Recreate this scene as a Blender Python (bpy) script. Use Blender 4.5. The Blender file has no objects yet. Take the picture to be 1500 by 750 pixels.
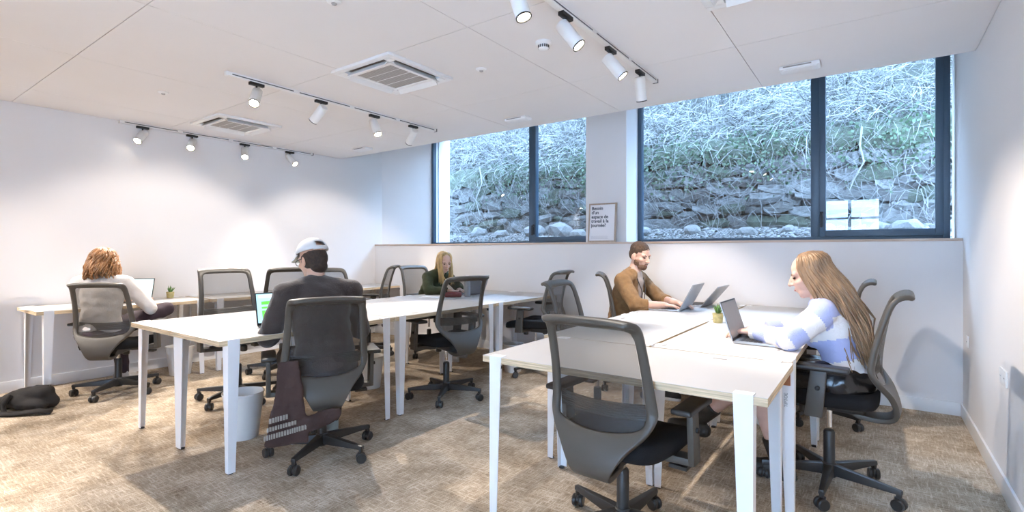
import bpy, bmesh, math, random
import numpy as np
from mathutils import Vector, Matrix, noise
random.seed(7)
S = bpy.context.scene
C = S.collection
PI = math.pi
R = math.radians

# ------------------------------------------------------------------ camera
cam_d = bpy.data.cameras.new('camera')
cam = bpy.data.objects.new('camera', cam_d)
C.objects.link(cam)
cam_d.sensor_width = 36
cam_d.lens = 36 * 742.15 / 1500
cam_d.shift_y = (367.26 - 375) / 1500
cam_d.clip_start = 0.05
cam.location = (0, 0, 1.25)
cam.rotation_euler = (R(90), 0, R(35.57))
S.camera = cam

# ------------------------------------------------------------------ light of the place
SPOT_W = 74          # each track spot lamp
SPOT_COL = (1.0, 0.90, 0.80)
world = bpy.data.worlds.new('overcast_sky')
S.world = world
world.use_nodes = True
wn = world.node_tree.nodes
wn['Background'].inputs[0].default_value = (0.46, 0.68, 1.0, 1)
wn['Background'].inputs[1].default_value = 12.5
S.view_settings.view_transform = 'Standard'
S.view_settings.look = 'None'
S.view_settings.gamma = 1
S.view_settings.use_curve_mapping = False
S.view_settings.exposure = 1.25

# ------------------------------------------------------------------ room numbers (metres)
XL, XR, YB, YW, YC, YG = -6.213, 0.545, -2.4, 5.09, 4.494, 5.575
YG1 = 5.95         # plane of the window beside the left wall
YP = 5.22           # front of the pillar above the ledge
H, ZS, ZT = 2.568, 1.345, 3.15

# ------------------------------------------------------------------ materials
MATS = {}
def mat(name, col, rough=0.5, metal=0.0, var=0.0, vscale=8.0, bump=0.0, bscale=60.0, spec=0.5, emit=None, es=0.0, stretch=None, sheen=0.0):
    if name in MATS: return MATS[name]
    m = bpy.data.materials.new(name); m.use_nodes = True
    nt = m.node_tree; b = nt.nodes['Principled BSDF']
    b.inputs['Base Color'].default_value = (*col, 1)
    b.inputs['Roughness'].default_value = rough
    b.inputs['Metallic'].default_value = metal
    b.inputs['Specular IOR Level'].default_value = spec
    if sheen: b.inputs['Sheen Weight'].default_value = sheen
    if emit:
        b.inputs['Emission Color'].default_value = (*emit, 1)
        b.inputs['Emission Strength'].default_value = es
    if var or bump:
        tc = nt.nodes.new('ShaderNodeTexCoord'); mp = nt.nodes.new('ShaderNodeMapping')
        nt.links.new(tc.outputs['Object'], mp.inputs['Vector'])
        if stretch: mp.inputs['Scale'].default_value = stretch
    if var:
        n = nt.nodes.new('ShaderNodeTexNoise'); n.inputs['Scale'].default_value = vscale; n.inputs['Detail'].default_value = 4
        nt.links.new(mp.outputs[0], n.inputs['Vector'])
        r = nt.nodes.new('ShaderNodeValToRGB')
        r.color_ramp.elements[0].position = 0.3; r.color_ramp.elements[1].position = 0.7
        r.color_ramp.elements[0].color = (*[c * (1 - var) for c in col], 1)
        r.color_ramp.elements[1].color = (*[min(1, c * (1 + var)) for c in col], 1)
        nt.links.new(n.outputs['Fac'], r.inputs['Fac']); nt.links.new(r.outputs[0], b.inputs['Base Color'])
    if bump:
        n2 = nt.nodes.new('ShaderNodeTexNoise'); n2.inputs['Scale'].default_value = bscale; n2.inputs['Detail'].default_value = 3
        nt.links.new(mp.outputs[0], n2.inputs['Vector'])
        bp = nt.nodes.new('ShaderNodeBump'); bp.inputs['Strength'].default_value = bump; bp.inputs['Distance'].default_value = 0.01
        nt.links.new(n2.outputs['Fac'], bp.inputs['Height']); nt.links.new(bp.outputs[0], b.inputs['Normal'])
    MATS[name] = m
    return m

def carpet_mat():
    m = bpy.data.materials.new('carpet'); m.use_nodes = True; nt = m.node_tree; b = nt.nodes['Principled BSDF']
    L = nt.links; N = nt.nodes
    tc = N.new('ShaderNodeTexCoord')
    def nz(scale, det, st, dist=0.0):
        mp = N.new('ShaderNodeMapping'); mp.inputs['Scale'].default_value = st; L.new(tc.outputs['Object'], mp.inputs['Vector'])
        n = N.new('ShaderNodeTexNoise'); n.inputs['Scale'].default_value = scale; n.inputs['Detail'].default_value = det
        n.inputs['Distortion'].default_value = dist
        L.new(mp.outputs[0], n.inputs['Vector']); return n.outputs['Fac']
    def mth(op, a, c):
        q = N.new('ShaderNodeMath'); q.operation = op
        for i, v in enumerate((a, c)):
            if isinstance(v, (int, float)): q.inputs[i].default_value = v
            else: L.new(v, q.inputs[i])
        return q.outputs[0]
    a = nz(13, 3, (1, 8, 1), .5); c = nz(13, 3, (8, 1, 1), .5); big = nz(1.1, 2, (1, 1, 1)); mid = nz(5, 3, (1, 1, 1)); fine = nz(220, 1, (1, 1, 1))
    w = mth('MAXIMUM', a, c)
    f = mth('ADD', mth('MULTIPLY', w, 0.75), mth('MULTIPLY', mid, 0.40))
    f = mth('ADD', f, mth('MULTIPLY', big, 0.14)); f = mth('ADD', f, mth('MULTIPLY', fine, 0.36))
    r = N.new('ShaderNodeValToRGB'); L.new(mth('SUBTRACT', f, 0.42), r.inputs['Fac'])
    e = r.color_ramp.elements
    e[0].position = 0.26; e[0].color = (0.235, 0.178, 0.122, 1)
    e[1].position = 0.68; e[1].color = (0.80, 0.72, 0.61, 1)
    k = e.new(0.46); k.color = (0.48, 0.39, 0.292, 1)
    L.new(r.outputs[0], b.inputs['Base Color'])
    b.inputs['Roughness'].default_value = 0.95; b.inputs['Specular IOR Level'].default_value = 0.1
    bp = N.new('ShaderNodeBump'); bp.inputs['Strength'].default_value = 0.6; bp.inputs['Distance'].default_value = 0.006
    L.new(f, bp.inputs['Height']); L.new(bp.outputs[0], b.inputs['Normal'])
    MATS['carpet'] = m; return m

def thin_mat(name, col, transp, rough=0.5):
    """woven mesh: a share of the threads lets the view through"""
    m = bpy.data.materials.new(name); m.use_nodes = True; nt = m.node_tree; N = nt.nodes; L = nt.links
    b = N['Principled BSDF']; b.inputs['Base Color'].default_value = (*col, 1); b.inputs['Roughness'].default_value = rough
    t = N.new('ShaderNodeBsdfTransparent'); mx = N.new('ShaderNodeMixShader'); mx.inputs[0].default_value = transp
    L.new(b.outputs[0], mx.inputs[1]); L.new(t.outputs[0], mx.inputs[2]); L.new(mx.outputs[0], N['Material Output'].inputs['Surface'])
    MATS[name] = m; return m

def glass_mat(name, tint=(0.93, 0.97, 1.0), refl=0.10):
    m = bpy.data.materials.new(name); m.use_nodes = True; nt = m.node_tree; N = nt.nodes; L = nt.links
    N.remove(N['Principled BSDF'])
    t = N.new('ShaderNodeBsdfTransparent'); t.inputs[0].default_value = (*tint, 1)
    g = N.new('ShaderNodeBsdfGlossy'); g.inputs['Roughness'].default_value = 0.0
    # thin pane: Schlick reflectance that is the same from both sides
    ge = N.new('ShaderNodeNewGeometry'); dt = N.new('ShaderNodeVectorMath'); dt.operation = 'DOT_PRODUCT'
    L.new(ge.outputs['Incoming'], dt.inputs[0]); L.new(ge.outputs['Normal'], dt.inputs[1])
    def mth(op, a, c=None):
        q = N.new('ShaderNodeMath'); q.operation = op
        for i, v in enumerate((a, c)):
            if v is None: continue
            if isinstance(v, (int, float)): q.inputs[i].default_value = v
            else: L.new(v, q.inputs[i])
        return q.outputs[0]
    sch = mth('ADD', mth('MULTIPLY', mth('POWER', mth('SUBTRACT', 1.0, mth('ABSOLUTE', dt.outputs['Value'])), 5.0), .95), .045)
    mx = N.new('ShaderNodeMixShader'); L.new(sch, mx.inputs[0])
    L.new(t.outputs[0], mx.inputs[1]); L.new(g.outputs[0], mx.inputs[2]); L.new(mx.outputs[0], N['Material Output'].inputs['Surface'])
    MATS[name] = m; return m

carpet_mat()
mat('wall', (0.76, 0.74, 0.735), 0.7, var=0.012, vscale=1.5, bump=0.03, bscale=180)
mat('ceil', (0.80, 0.775, 0.765), 0.8, var=0.01, vscale=2)
mat('void', (0.22, 0.19, 0.17), 0.9)
mat('white', (0.82, 0.82, 0.82), 0.35, bump=0.01, bscale=200)
mat('white_metal', (0.83, 0.83, 0.84), 0.4, bump=0.015, bscale=300)
mat('laminate', (0.52, 0.505, 0.495), 0.45, var=0.012, vscale=3)
mat('ply', (0.62, 0.48, 0.31), 0.6, var=0.35, vscale=6, stretch=(1, 1, 30))
mat('ledge_wood', (0.55, 0.42, 0.33), 0.5, var=0.12, vscale=6, stretch=(1, 8, 8))
mat('frame_blue', (0.045, 0.082, 0.125), 0.4, bump=0.02)
mat('plastic', (0.072, 0.063, 0.052), 0.42, bump=0.12, bscale=400)
mat('plastic_dark', (0.030, 0.029, 0.028), 0.4, bump=0.05, bscale=300)
mat('seat_fabric', (0.013, 0.013, 0.014), 0.9, bump=0.3, bscale=500, spec=0.2)
thin_mat('mesh_fabric', (0.036, 0.032, 0.028), 0.40)
thin_mat('lumbar', (0.085, 0.08, 0.072), 0.18)
mat('chrome', (0.7, 0.7, 0.7), 0.2, metal=1.0, var=0.02)
mat('bin_white', (0.80, 0.78, 0.75), 0.5, bump=0.02)
mat('lamp_white', (0.80, 0.79, 0.77), 0.4, bump=0.01)
mat('black', (0.012, 0.012, 0.013), 0.5, bump=0.05)
mat('lens_lit', (1, 0.95, 0.85), 0.4, emit=(1.0, 0.88, 0.68), es=22, var=0.01)
mat('lens_dim', (1, 0.95, 0.85), 0.4, emit=(1.0, 0.90, 0.74), es=10, var=0.01)
mat('grille', (0.42, 0.40, 0.385), 0.7, var=0.05, vscale=30)
mat('grille_line', (0.30, 0.285, 0.27), 0.7, var=0.05)
mat('slot', (0.16, 0.13, 0.105), 0.8, var=0.1)
mat('alu', (0.42, 0.43, 0.45), 0.38, metal=0.6, var=0.02, bump=0.01)
mat('alu_dark', (0.10, 0.105, 0.115), 0.4, metal=0.4, var=0.02)
mat('keys', (0.02, 0.02, 0.023), 0.5, var=0.1)
mat('screen_cool', (0.1, 0.1, 0.1), 0.2, emit=(0.62, 0.86, 0.88), es=0.85, var=0.01)
mat('screen_row', (0.1, 0.1, 0.1), 0.2, emit=(0.45, 0.68, 0.72), es=0.75, var=0.01)
mat('screen_green', (0.1, 0.1, 0.1), 0.2, emit=(0.10, 0.85, 0.04), es=0.8, var=0.01)
mat('screen_blue', (0.1, 0.1, 0.1), 0.2, emit=(0.35, 0.66, 0.82), es=0.8, var=0.01)
mat('screen_off', (0.38, 0.355, 0.34), 0.22, var=0.03)
mat('pot', (0.50, 0.43, 0.20), 0.7, var=0.25, vscale=40, bump=0.3, bscale=120)
mat('succulent', (0.10, 0.22, 0.06), 0.5, var=0.35, vscale=20)
mat('skin', (0.66, 0.40, 0.29), 0.5, var=0.05, vscale=25, bump=0.04, bscale=250)
mat('skin_rosy', (0.68, 0.42, 0.32), 0.5, var=0.05, vscale=25, bump=0.04, bscale=250)
mat('lip', (0.48, 0.19, 0.15), 0.45, var=0.05)
mat('eye', (0.05, 0.035, 0.03), 0.25, var=0.1)
mat('hair_auburn', (0.29, 0.135, 0.05), 0.42, var=0.45, vscale=30, stretch=(1, 1, .3))
mat('hair_dark', (0.035, 0.020, 0.013), 0.6, var=0.4, vscale=60, bump=0.6, bscale=220)
mat('hair_short', (0.075, 0.043, 0.026), 0.7, var=0.4, vscale=60, bump=0.6, bscale=260)
mat('beard', (0.17, 0.088, 0.052), 0.8, var=0.35, vscale=80, bump=0.5, bscale=260)
mat('hair_blonde', (0.55, 0.37, 0.155), 0.45, var=0.35, vscale=25, stretch=(1, 1, .3))
mat('hair_blonde_dark', (0.30, 0.18, 0.08), 0.45, var=0.35, vscale=25, stretch=(1, 1, .3))
mat('hair_long', (0.30, 0.18, 0.095), 0.40, var=0.40, vscale=25, stretch=(1, 1, .25))
mat('knit_white', (0.70, 0.66, 0.63), 0.9, var=0.06, vscale=20, bump=0.4, bscale=160)
mat('trouser_plum', (0.042, 0.026, 0.036), 0.85, var=0.2, bump=0.2, bscale=120)
mat('knit_brown', (0.042, 0.030, 0.026), 0.9, var=0.2, bump=0.4, bscale=160, sheen=0.3)
mat('trouser_dark', (0.022, 0.02, 0.021), 0.85, var=0.2, bump=0.2)
mat('cap_cloth', (0.66, 0.66, 0.66), 0.8, var=0.06, bump=0.2, bscale=200)
mat('knit_green', (0.045, 0.055, 0.024), 0.9, var=0.25, vscale=18, bump=0.5, bscale=140)
mat('cardigan', (0.27, 0.15, 0.065), 0.9, var=0.15, vscale=30, bump=0.45, bscale=150)
mat('tee', (0.47, 0.36, 0.29), 0.85, var=0.05, bump=0.1)
mat('lanyard', (0.03, 0.018, 0.016), 0.6, var=0.2)
mat('knit_cream', (0.80, 0.78, 0.78), 0.9, var=0.05, bump=0.35, bscale=160)
mat('knit_lilac', (0.42, 0.47, 0.74), 0.9, var=0.07, bump=0.35, bscale=160)
mat('leather', (0.012, 0.012, 0.013), 0.22, var=0.3, bump=0.3, bscale=25)
mat('boot', (0.030, 0.027, 0.023), 0.5, var=0.3, bump=0.3, bscale=90)
mat('shoe_white', (0.66, 0.64, 0.62), 0.6, var=0.06)
mat('shoe_grey', (0.33, 0.38, 0.38), 0.7, var=0.1)
mat('bag', (0.014, 0.012, 0.012), 0.8, var=0.3, bump=0.3, bscale=200)
mat('jacket', (0.048, 0.026, 0.022), 0.9, var=0.25, bump=0.3, bscale=60)
mat('print', (0.27, 0.245, 0.215), 0.8, var=0.15, vscale=60)
mat('poster_paper', (0.80, 0.80, 0.83), 0.5, var=0.01)
mat('poster_ink', (0.035, 0.045, 0.075), 0.6, var=0.05)
mat('poster_ink_light', (0.42, 0.43, 0.48), 0.6, var=0.05)
mat('poster_frame', (0.42, 0.33, 0.26), 0.5, var=0.15, vscale=10, stretch=(6, 6, 1))
mat('leather_tag', (0.34, 0.13, 0.05), 0.6, var=0.15)
mat('grey_text', (0.25, 0.26, 0.28), 0.5, var=0.05)
mat('stone', (0.070, 0.069, 0.065), 0.9, var=0.45, vscale=7, bump=0.7, bscale=25)
mat('stone_moss', (0.048, 0.058, 0.041), 0.95, var=0.5, vscale=6, bump=0.7, bscale=25)
mat('stone_pale', (0.105, 0.105, 0.102), 0.9, var=0.4, vscale=7, bump=0.7, bscale=25)
mat('mortar', (0.076, 0.073, 0.067), 0.95, var=0.4, vscale=8, bump=0.8, bscale=20)
mat('rock', (0.129, 0.129, 0.126), 0.9, var=0.3, vscale=9, bump=0.6, bscale=30)
mat('gravel', (0.147, 0.147, 0.144), 0.95, var=0.45, vscale=14, bump=0.5, bscale=40)
mat('soil', (0.035, 0.039, 0.030), 0.95, var=0.4, vscale=5, bump=0.8, bscale=14)
mat('twig', (0.176, 0.176, 0.176), 0.8, var=0.35, vscale=3)
mat('twig_dark', (0.046, 0.046, 0.042), 0.85, var=0.35, vscale=3)
mat('leaf_dry', (0.119, 0.130, 0.123), 0.8, var=0.4, vscale=3)
mat('leaf_ivy', (0.025, 0.053, 0.021), 0.6, var=0.4, vscale=6)
mat('bark', (0.035, 0.037, 0.030), 0.95, var=0.4, vscale=8, bump=0.8, bscale=20)
mat('bottle_plastic', (0.48, 0.51, 0.54), 0.15, var=0.02)
mat('case_red', (0.30, 0.05, 0.06), 0.6, var=0.25, bump=0.2)
mat('paper', (0.80, 0.80, 0.80), 0.6, var=0.01)
mat('render_white', (0.72, 0.72, 0.72), 0.8, var=0.03)
glass_mat('glass')

# ------------------------------------------------------------------ mesh helpers
class MB:
    def __init__(s): s.v = []; s.f = []; s.m = []
    def add(s, vs, fs, mi=0):
        o = len(s.v); s.v += [tuple(map(float, p)) for p in vs]
        s.f += [tuple(o + i for i in f) for f in fs]; s.m += [mi] * len(fs); return s
    def box(s, x0, y0, z0, x1, y1, z1, mi=0):
        vs = [(x0, y0, z0), (x1, y0, z0), (x1, y1, z0), (x0, y1, z0), (x0, y0, z1), (x1, y0, z1), (x1, y1, z1), (x0, y1, z1)]
        return s.add(vs, [(3, 2, 1, 0), (4, 5, 6, 7), (0, 1, 5, 4), (1, 2, 6, 5), (2, 3, 7, 6), (3, 0, 4, 7)], mi)
    def hexa(s, b, t, mi=0):
        return s.add(list(b) + list(t), [(3, 2, 1, 0), (4, 5, 6, 7), (0, 1, 5, 4), (1, 2, 6, 5), (2, 3, 7, 6), (3, 0, 4, 7)], mi)
    def tube(s, pts, rad, n=8, mi=0, cap=True, squash=None):
        P = [Vector(p) for p in pts]; k = len(P)
        if not hasattr(rad, '__len__'): rad = [rad] * k
        t0 = (P[1] - P[0]).normalized()
        a = t0.orthogonal().normalized() if squash is None else (Vector(squash) - t0 * Vector(squash).dot(t0)).normalized()
        vs = []
        for i in range(k):
            t = (P[min(i + 1, k - 1)] - P[max(i - 1, 0)]).normalized()
            a = a - t * a.dot(t)
            a = a.normalized() if a.length > 1e-6 else t.orthogonal().normalized()
            b = t.cross(a)
            for j in range(n):
                an = 2 * PI * j / n
                vs.append(P[i] + (a * math.cos(an) + b * math.sin(an) * (0.45 if squash is not None else 1)) * rad[i])
        fs = [(i * n + j, i * n + (j + 1) % n, (i + 1) * n + (j + 1) % n, (i + 1) * n + j) for i in range(k - 1) for j in range(n)]
        if cap: fs += [tuple(range(n - 1, -1, -1)), tuple((k - 1) * n + j for j in range(n))]
        return s.add(vs, fs, mi)
    def lathe(s, prof, n=20, c=(0, 0, 0), mi=0, M=None, closed=False):
        vs = []
        for r, z in prof:
            for j in range(n):
                an = 2 * PI * j / n; p = Vector((r * math.cos(an), r * math.sin(an), z))
                if M is not None: p = M @ p
                vs.append(p + Vector(c))
        k = len(prof)
        fs = [(i * n + j, i * n + (j + 1) % n, (i + 1) * n + (j + 1) % n, (i + 1) * n + j) for i in range(k - 1) for j in range(n)]
        if closed: fs += [((k - 1) * n + j, (k - 1) * n + (j + 1) % n, (j + 1) % n, j) for j in range(n)]
        else: fs += [tuple(range(n - 1, -1, -1)), tuple((k - 1) * n + j for j in range(n))]
        return s.add(vs, fs, mi)
    def ell(s, c, r, M=None, nu=16, nv=10, mi=0):
        vs = []; c = Vector(c)
        for i in range(1, nv):
            th = PI * i / nv
            for j in range(nu):
                ph = 2 * PI * j / nu
                p = Vector((r[0] * math.sin(th) * math.cos(ph), r[1] * math.sin(th) * math.sin(ph), r[2] * math.cos(th)))
                if M is not None: p = M @ p
                vs.append(c + p)
        top = Vector((0, 0, r[2])); bot = Vector((0, 0, -r[2]))
        if M is not None: top = M @ top; bot = M @ bot
        vs += [c + top, c + bot]; T = len(vs) - 2; B = T + 1
        fs = [(i * nu + j, (i + 1) * nu + j, (i + 1) * nu + (j + 1) % nu, i * nu + (j + 1) % nu) for i in range(nv - 2) for j in range(nu)]
        fs += [(T, j, (j + 1) % nu) for j in range(nu)] + [(B, (nv - 2) * nu + (j + 1) % nu, (nv - 2) * nu + j) for j in range(nu)]
        return s.add(vs, fs, mi)
    def cap(s, a, b, r1, r2, n=14, flat_a=False, flat_b=False, mi=0):
        """tapered capsule"""
        a = Vector(a); b = Vector(b); d = b - a; L = d.length
        if L < 1e-6: return s.ell(a, (r1, r1, r1))
        d.normalize(); q = d.orthogonal().normalized(); M = Matrix((q, d.cross(q), d)).transposed()
        prof = []
        if flat_a: prof.append((r1, 0))
        else:
            for i in range(1, 6): t = PI / 2 * i / 5; prof.append((r1 * math.sin(t), -r1 * math.cos(t)))
        if flat_b: prof.append((r2, L))
        else:
            for i in range(5): t = PI / 2 * i / 5; prof.append((r2 * math.cos(t), L + r2 * math.sin(t)))
        return s.lathe(prof, n, a, mi, M)
    def mesh(s, name, mats, smooth=False):
        me = bpy.data.meshes.new(name); me.from_pydata(s.v, [], s.f); 
        for m in (mats if isinstance(mats, (list, tuple)) else [mats]): me.materials.append(MATS[m])
        me.polygons.foreach_set('material_index', s.m)
        if smooth: me.polygons.foreach_set('use_smooth', [True] * len(me.polygons))
        me.validate(); me.update(); return me
    def obj(s, name, mats, parent=None, smooth=False, bevel=0, **k):
        me = s.mesh(name, mats, smooth)
        if bevel: bevel_mesh(me, bevel)
        return link(name, me, parent, **k)

def bevel_mesh(me, w, seg=2, ang=35):
    bm = bmesh.new(); bm.from_mesh(me)
    es = [e for e in bm.edges if len(e.link_faces) == 2 and e.calc_face_angle(0) > R(ang)]
    bmesh.ops.bevel(bm, geom=es, offset=w, segments=seg, profile=0.6, affect='EDGES', clamp_overlap=True)
    bm.to_mesh(me); bm.free(); sharp_smooth(me)

def sharp_smooth(me, ang=40):
    me.polygons.foreach_set('use_smooth', [True] * len(me.polygons))
    try: me.set_sharp_from_angle(angle=R(ang))
    except Exception: pass

def link(name, me, parent=None, label=None, cat=None, group=None, kind=None, loc=None, rz=None):
    o = bpy.data.objects.new(name, me); C.objects.link(o)
    if parent: o.parent = parent
    if loc is not None: o.location = loc
    if rz is not None: o.rotation_euler.z = rz
    tag(o, label, cat, group, kind); return o

def tag(o, label=None, cat=None, group=None, kind=None):
    if label: o['label'] = label
    if cat: o['category'] = cat
    if group: o['group'] = group
    if kind: o['kind'] = kind
    return o

def thing(name, label, cat, loc=(0, 0, 0), rz=0, group=None, kind=None):
    return link(name, None, None, label, cat, group, kind, loc, rz)

def facing(fx, fy): return math.atan2(-fx, fy)

def bake(o):
    """replace an object's mesh by its evaluated mesh and drop the modifiers"""
    bpy.context.view_layer.update()
    dg = bpy.context.evaluated_depsgraph_get()
    me = bpy.data.meshes.new_from_object(o.evaluated_get(dg)); o.modifiers.clear(); o.data = me; return o

def text_mesh(body, size, name='text', depth=0.0006, align='LEFT', bold=0.0):
    cu = bpy.data.curves.new(name, 'FONT'); cu.body = body; cu.size = size; cu.extrude = depth; cu.align_x = align; cu.offset = bold
    cu.resolution_u = 3
    o = bpy.data.objects.new(name, cu); C.objects.link(o); bpy.context.view_layer.update()
    me = bpy.data.meshes.new_from_object(o.evaluated_get(bpy.context.evaluated_depsgraph_get()))
    bpy.data.objects.remove(o); return me

# ------------------------------------------------------------------ room shell
def struct(name, mb, mats, label, cat, parent=None, **k):
    return mb.obj(name, mats, parent, label=label, cat=cat, kind='structure', **k)

struct('floor', MB().box(XL - .2, YB - .2, -.1, XR + .2, YW + .3, 0), 'carpet', 'beige brown woven carpet floor of the office', 'floor')
struct('wall_left', MB().box(XL - .15, YB - .2, 0, XL, YP, ZT), 'wall', 'plain white wall behind the long wall desks', 'wall')
struct('wall_right', MB().box(XR, YB - .2, 0, XR + .15, 5.75, ZT), 'wall', 'plain white side wall with two white sockets', 'wall')

# window wall: half wall, pillar, splayed reveal, lintel slab
wm = MB().box(-2.69, YW, 0, XR, YG + .12, ZS - .02).box(XL, YW, 0, -2.69, YG1 + .12, ZS - .02)
wm.box(-2.69, YP, ZS, -2.20, YG + .12, ZT).box(-2.69, YG + .12, ZS, -2.50, YG1 + .12, ZT)
wm.hexa([(XL, YP, ZS), (-5.84, YG1 - .03, ZS), (-5.84, YG1 + .12, ZS), (XL, YG1 + .12, ZS)], [(XL, YP, ZT), (-5.84, YG1 - .03, ZT), (-5.84, YG1 + .12, ZT), (XL, YG1 + .12, ZT)])
struct('wall_window', wm, 'wall', 'white half wall, pillar and reveals around the two windows', 'wall')
struct('trim_1', MB().box(XL + .002, YW - .014, ZS - .02, XR - .002, YG + .1, ZS).box(XL + .002, YG + .1, ZS - .02, -2.69, YG1 + .1, ZS), 'ledge_wood', 'thin pale wooden ledge capping the half wall', 'ledge', bevel=.003)
for nm, x0, y0, x1, y1, lb in (('baseboard_left', XL, YB, XL + .014, YW, 'white baseboard along the wall of the long wall desks'),
                           ('baseboard_right', XR - .014, YB, XR, YW, 'white baseboard along the wall with the sockets'),
                           ('baseboard_window', XL + .014, YW - .014, XR - .014, YW, 'white baseboard along the half wall under the windows')):
    struct(nm, MB().box(x0, y0, 0, x1, y1, .10), 'white', lb, 'baseboard', bevel=.004)

# back wall behind the camera with a glazed door to the outside
bw = MB().box(XL, YB - .15, 0, -1.05, YB, H + .3).box(.15, YB - .15, 0, XR, YB, H + .3).box(-1.05, YB - .15, 2.45, .15, YB, H + .3)
struct('wall_back', bw, 'wall', 'white end wall around the glazed door', 'wall')
dr = thing('door_1', 'tall glazed double door with a dark blue frame in the end wall', 'door', (-.45, YB - .07, 0), kind='structure')
MB().box(-.6, -.03, 0, -.53, .03, 2.45).box(.53, -.03, 0, .6, .03, 2.45).box(-.53, -.03, 2.38, .53, .03, 2.45).box(-.53, -.03, 0, .53, .03, .08).obj('frame', 'frame_blue', dr)
MB().box(-.03, -.03, .08, .03, .03, 2.38).obj('stile', 'frame_blue', dr)
MB().box(-.53, -.028, 1.95, -.03, .028, 2.0).box(.03, -.028, 1.95, .53, .028, 2.0).obj('rail', 'frame_blue', dr)
for x0, x1 in ((-.53, -.03), (.03, .53)):
    for z0, z1 in ((.08, 1.95), (2.0, 2.38)):
        MB().box(x0, -.004, z0, x1, .004, z1).obj('pane', 'glass', dr)
MB().tube([(.07, .04, .9), (.07, .07, .92), (.07, .07, 1.18), (.07, .04, 1.2)], .012).obj('handle', 'chrome', dr, smooth=True)

# ceiling: backing slab and separate panels with open joints
cl = struct('ceiling', MB().box(XL, YB, H + .014, XR, YC, H + .04).box(XL, YC - .02, H + .04, XR, YC, ZT).box(XL - .1, YC - .02, ZT, XR + .1, YG1 + .3, ZT + .1), 'ceil',
            'white panelled ceiling stopping short of the windows', 'ceiling')
xs = [XL, -5.61, -4.39, -3.17, -1.95, -.73, XR]; ys = [YB, -1.35, -.14, 1.07, 2.28, 3.50, YC]
gp = .0022
for i in range(len(xs) - 1):
    for j in range(len(ys) - 1):
        MB().box(xs[i] + gp, ys[j] + gp, H, xs[i + 1] - gp, ys[j + 1] - (gp if j < 5 else 0), H + .0135).obj('panel', 'ceil', cl)

# ------------------------------------------------------------------ windows
def window(name, label, x0, x1, m0, m1, z0, z1, yw):
    w = thing(name, label, 'window', ((x0 + x1) / 2, yw, z0), kind='structure'); cx = (x0 + x1) / 2
    def bar(nm, a, b, c, d, y0=-.03, y1=.04): return MB().box(a - cx, y0, c - z0, b - cx, y1, d - z0).obj(nm, 'frame_blue', w, bevel=.003)
    t = .045
    bar('frame_side', x0, x0 + t, z0, z1); bar('frame_side', x1 - t, x1, z0, z1)
    bar('frame_bottom', x0 + t, x1 - t, z0, z0 + .035); bar('frame_top', x0 + t, x1 - t, z1 - .05, z1)
    bar('mullion', m0, m0 + .07, z0 + .035, z1 - .05)
    f0, f1 = (x0 + t, m0)
    MB().box(f0 - cx, .002, .035, f1 - cx, .010, z1 - z0 - .05).obj('pane', 'glass', w)
    s0, s1 = m0 + .07, x1 - t
    sash = MB(); e = .05
    for a, b, c, d in ((s0, s0 + e, z0 + .035, z1 - .05), (s1 - e, s1, z0 + .035, z1 - .05), (s0 + e, s1 - e, z0 + .035, z0 + .035 + .06), (s0 + e, s1 - e, z1 - .11, z1 - .05)):
        sash.box(a - cx, -.045, c - z0, b - cx, .03, d - z0)
    so = sash.obj('opening_sash', 'frame_blue', w, bevel=.003)
    MB().box(s0 + e - cx, .002, .095, s1 - e - cx, .010, z1 - z0 - .11).obj('pane', 'glass', so)
    hx = s0 + .02 - cx
    MB().box(hx - .014, -.058, .13, hx + .014, -.045, .27).box(hx - .01, -.09, .235, hx + .01, -.058, .255).box(hx - .01, -.095, .12, hx + .01, -.082, .255).obj('handle', 'black', so, bevel=.003)
    return w
window('window_1', 'dark blue framed window beside the left wall, bright reveal at its edge', -5.84, -2.72, -3.94, 0, ZS, ZT - .02, YG1)
window('window_2', 'dark blue framed wide window between the pillar and the side wall', -2.20, XR - .03, -.49, 0, ZS, ZT - .02, YG)

# ------------------------------------------------------------------ outside: gravel, stone wall, planted bank
def bank_z(y): return 2.78 + (min(y, 9.3) - 7.55) * 1.15
g = MB(); nx, ny = 60, 12
def gz(x, y):
    t = (y - 5.7) / 1.9
    return 1.30 + .27 * max(0, t) ** 1.3 + .05 * noise.noise(Vector((x * 1.7, y * 1.7, 3)))
vs = [(-10 + 13 * i / nx, 5.7 + 1.95 * j / ny, gz(-10 + 13 * i / nx, 5.7 + 1.95 * j / ny)) for j in range(ny + 1) for i in range(nx + 1)]
fs = [(j * (nx + 1) + i, j * (nx + 1) + i + 1, (j + 1) * (nx + 1) + i + 1, (j + 1) * (nx + 1) + i) for j in range(ny) for i in range(nx)]
struct('ground', g.add(vs, fs), 'soil', 'strip of bare ground outside the windows', 'ground', smooth=True)
rr = random.Random(3)
def pebble(mb, x, y, z, r, rnd):
    a = rnd.random() * 6.3; n = 5; vs = []
    for k, (q, zz) in enumerate(((.75, -.35), (1, .05), (.6, .5))):
        for j in range(n):
            an = a + 2 * PI * j / n + k * .5; w = r * q * rnd.uniform(.75, 1.25)
            vs.append((x + w * math.cos(an), y + w * math.sin(an) * .8, z + zz * r * rnd.uniform(.8, 1.2)))
    fs = [(i * n + j, i * n + (j + 1) % n, (i + 1) * n + (j + 1) % n, (i + 1) * n + j) for i in range(2) for j in range(n)] + [tuple(2 * n + j for j in range(n))]
    mb.add(vs, fs)
gm = MB()
for _ in range(6500):
    x = rr.uniform(-8.5, 1.4); y = 5.75 + 1.75 * rr.random() ** .8
    if y < 6.4 and x < -2.1: continue
    pebble(gm, x, y, gz(x, y) + .01, rr.uniform(.018, .05), rr)
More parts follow.
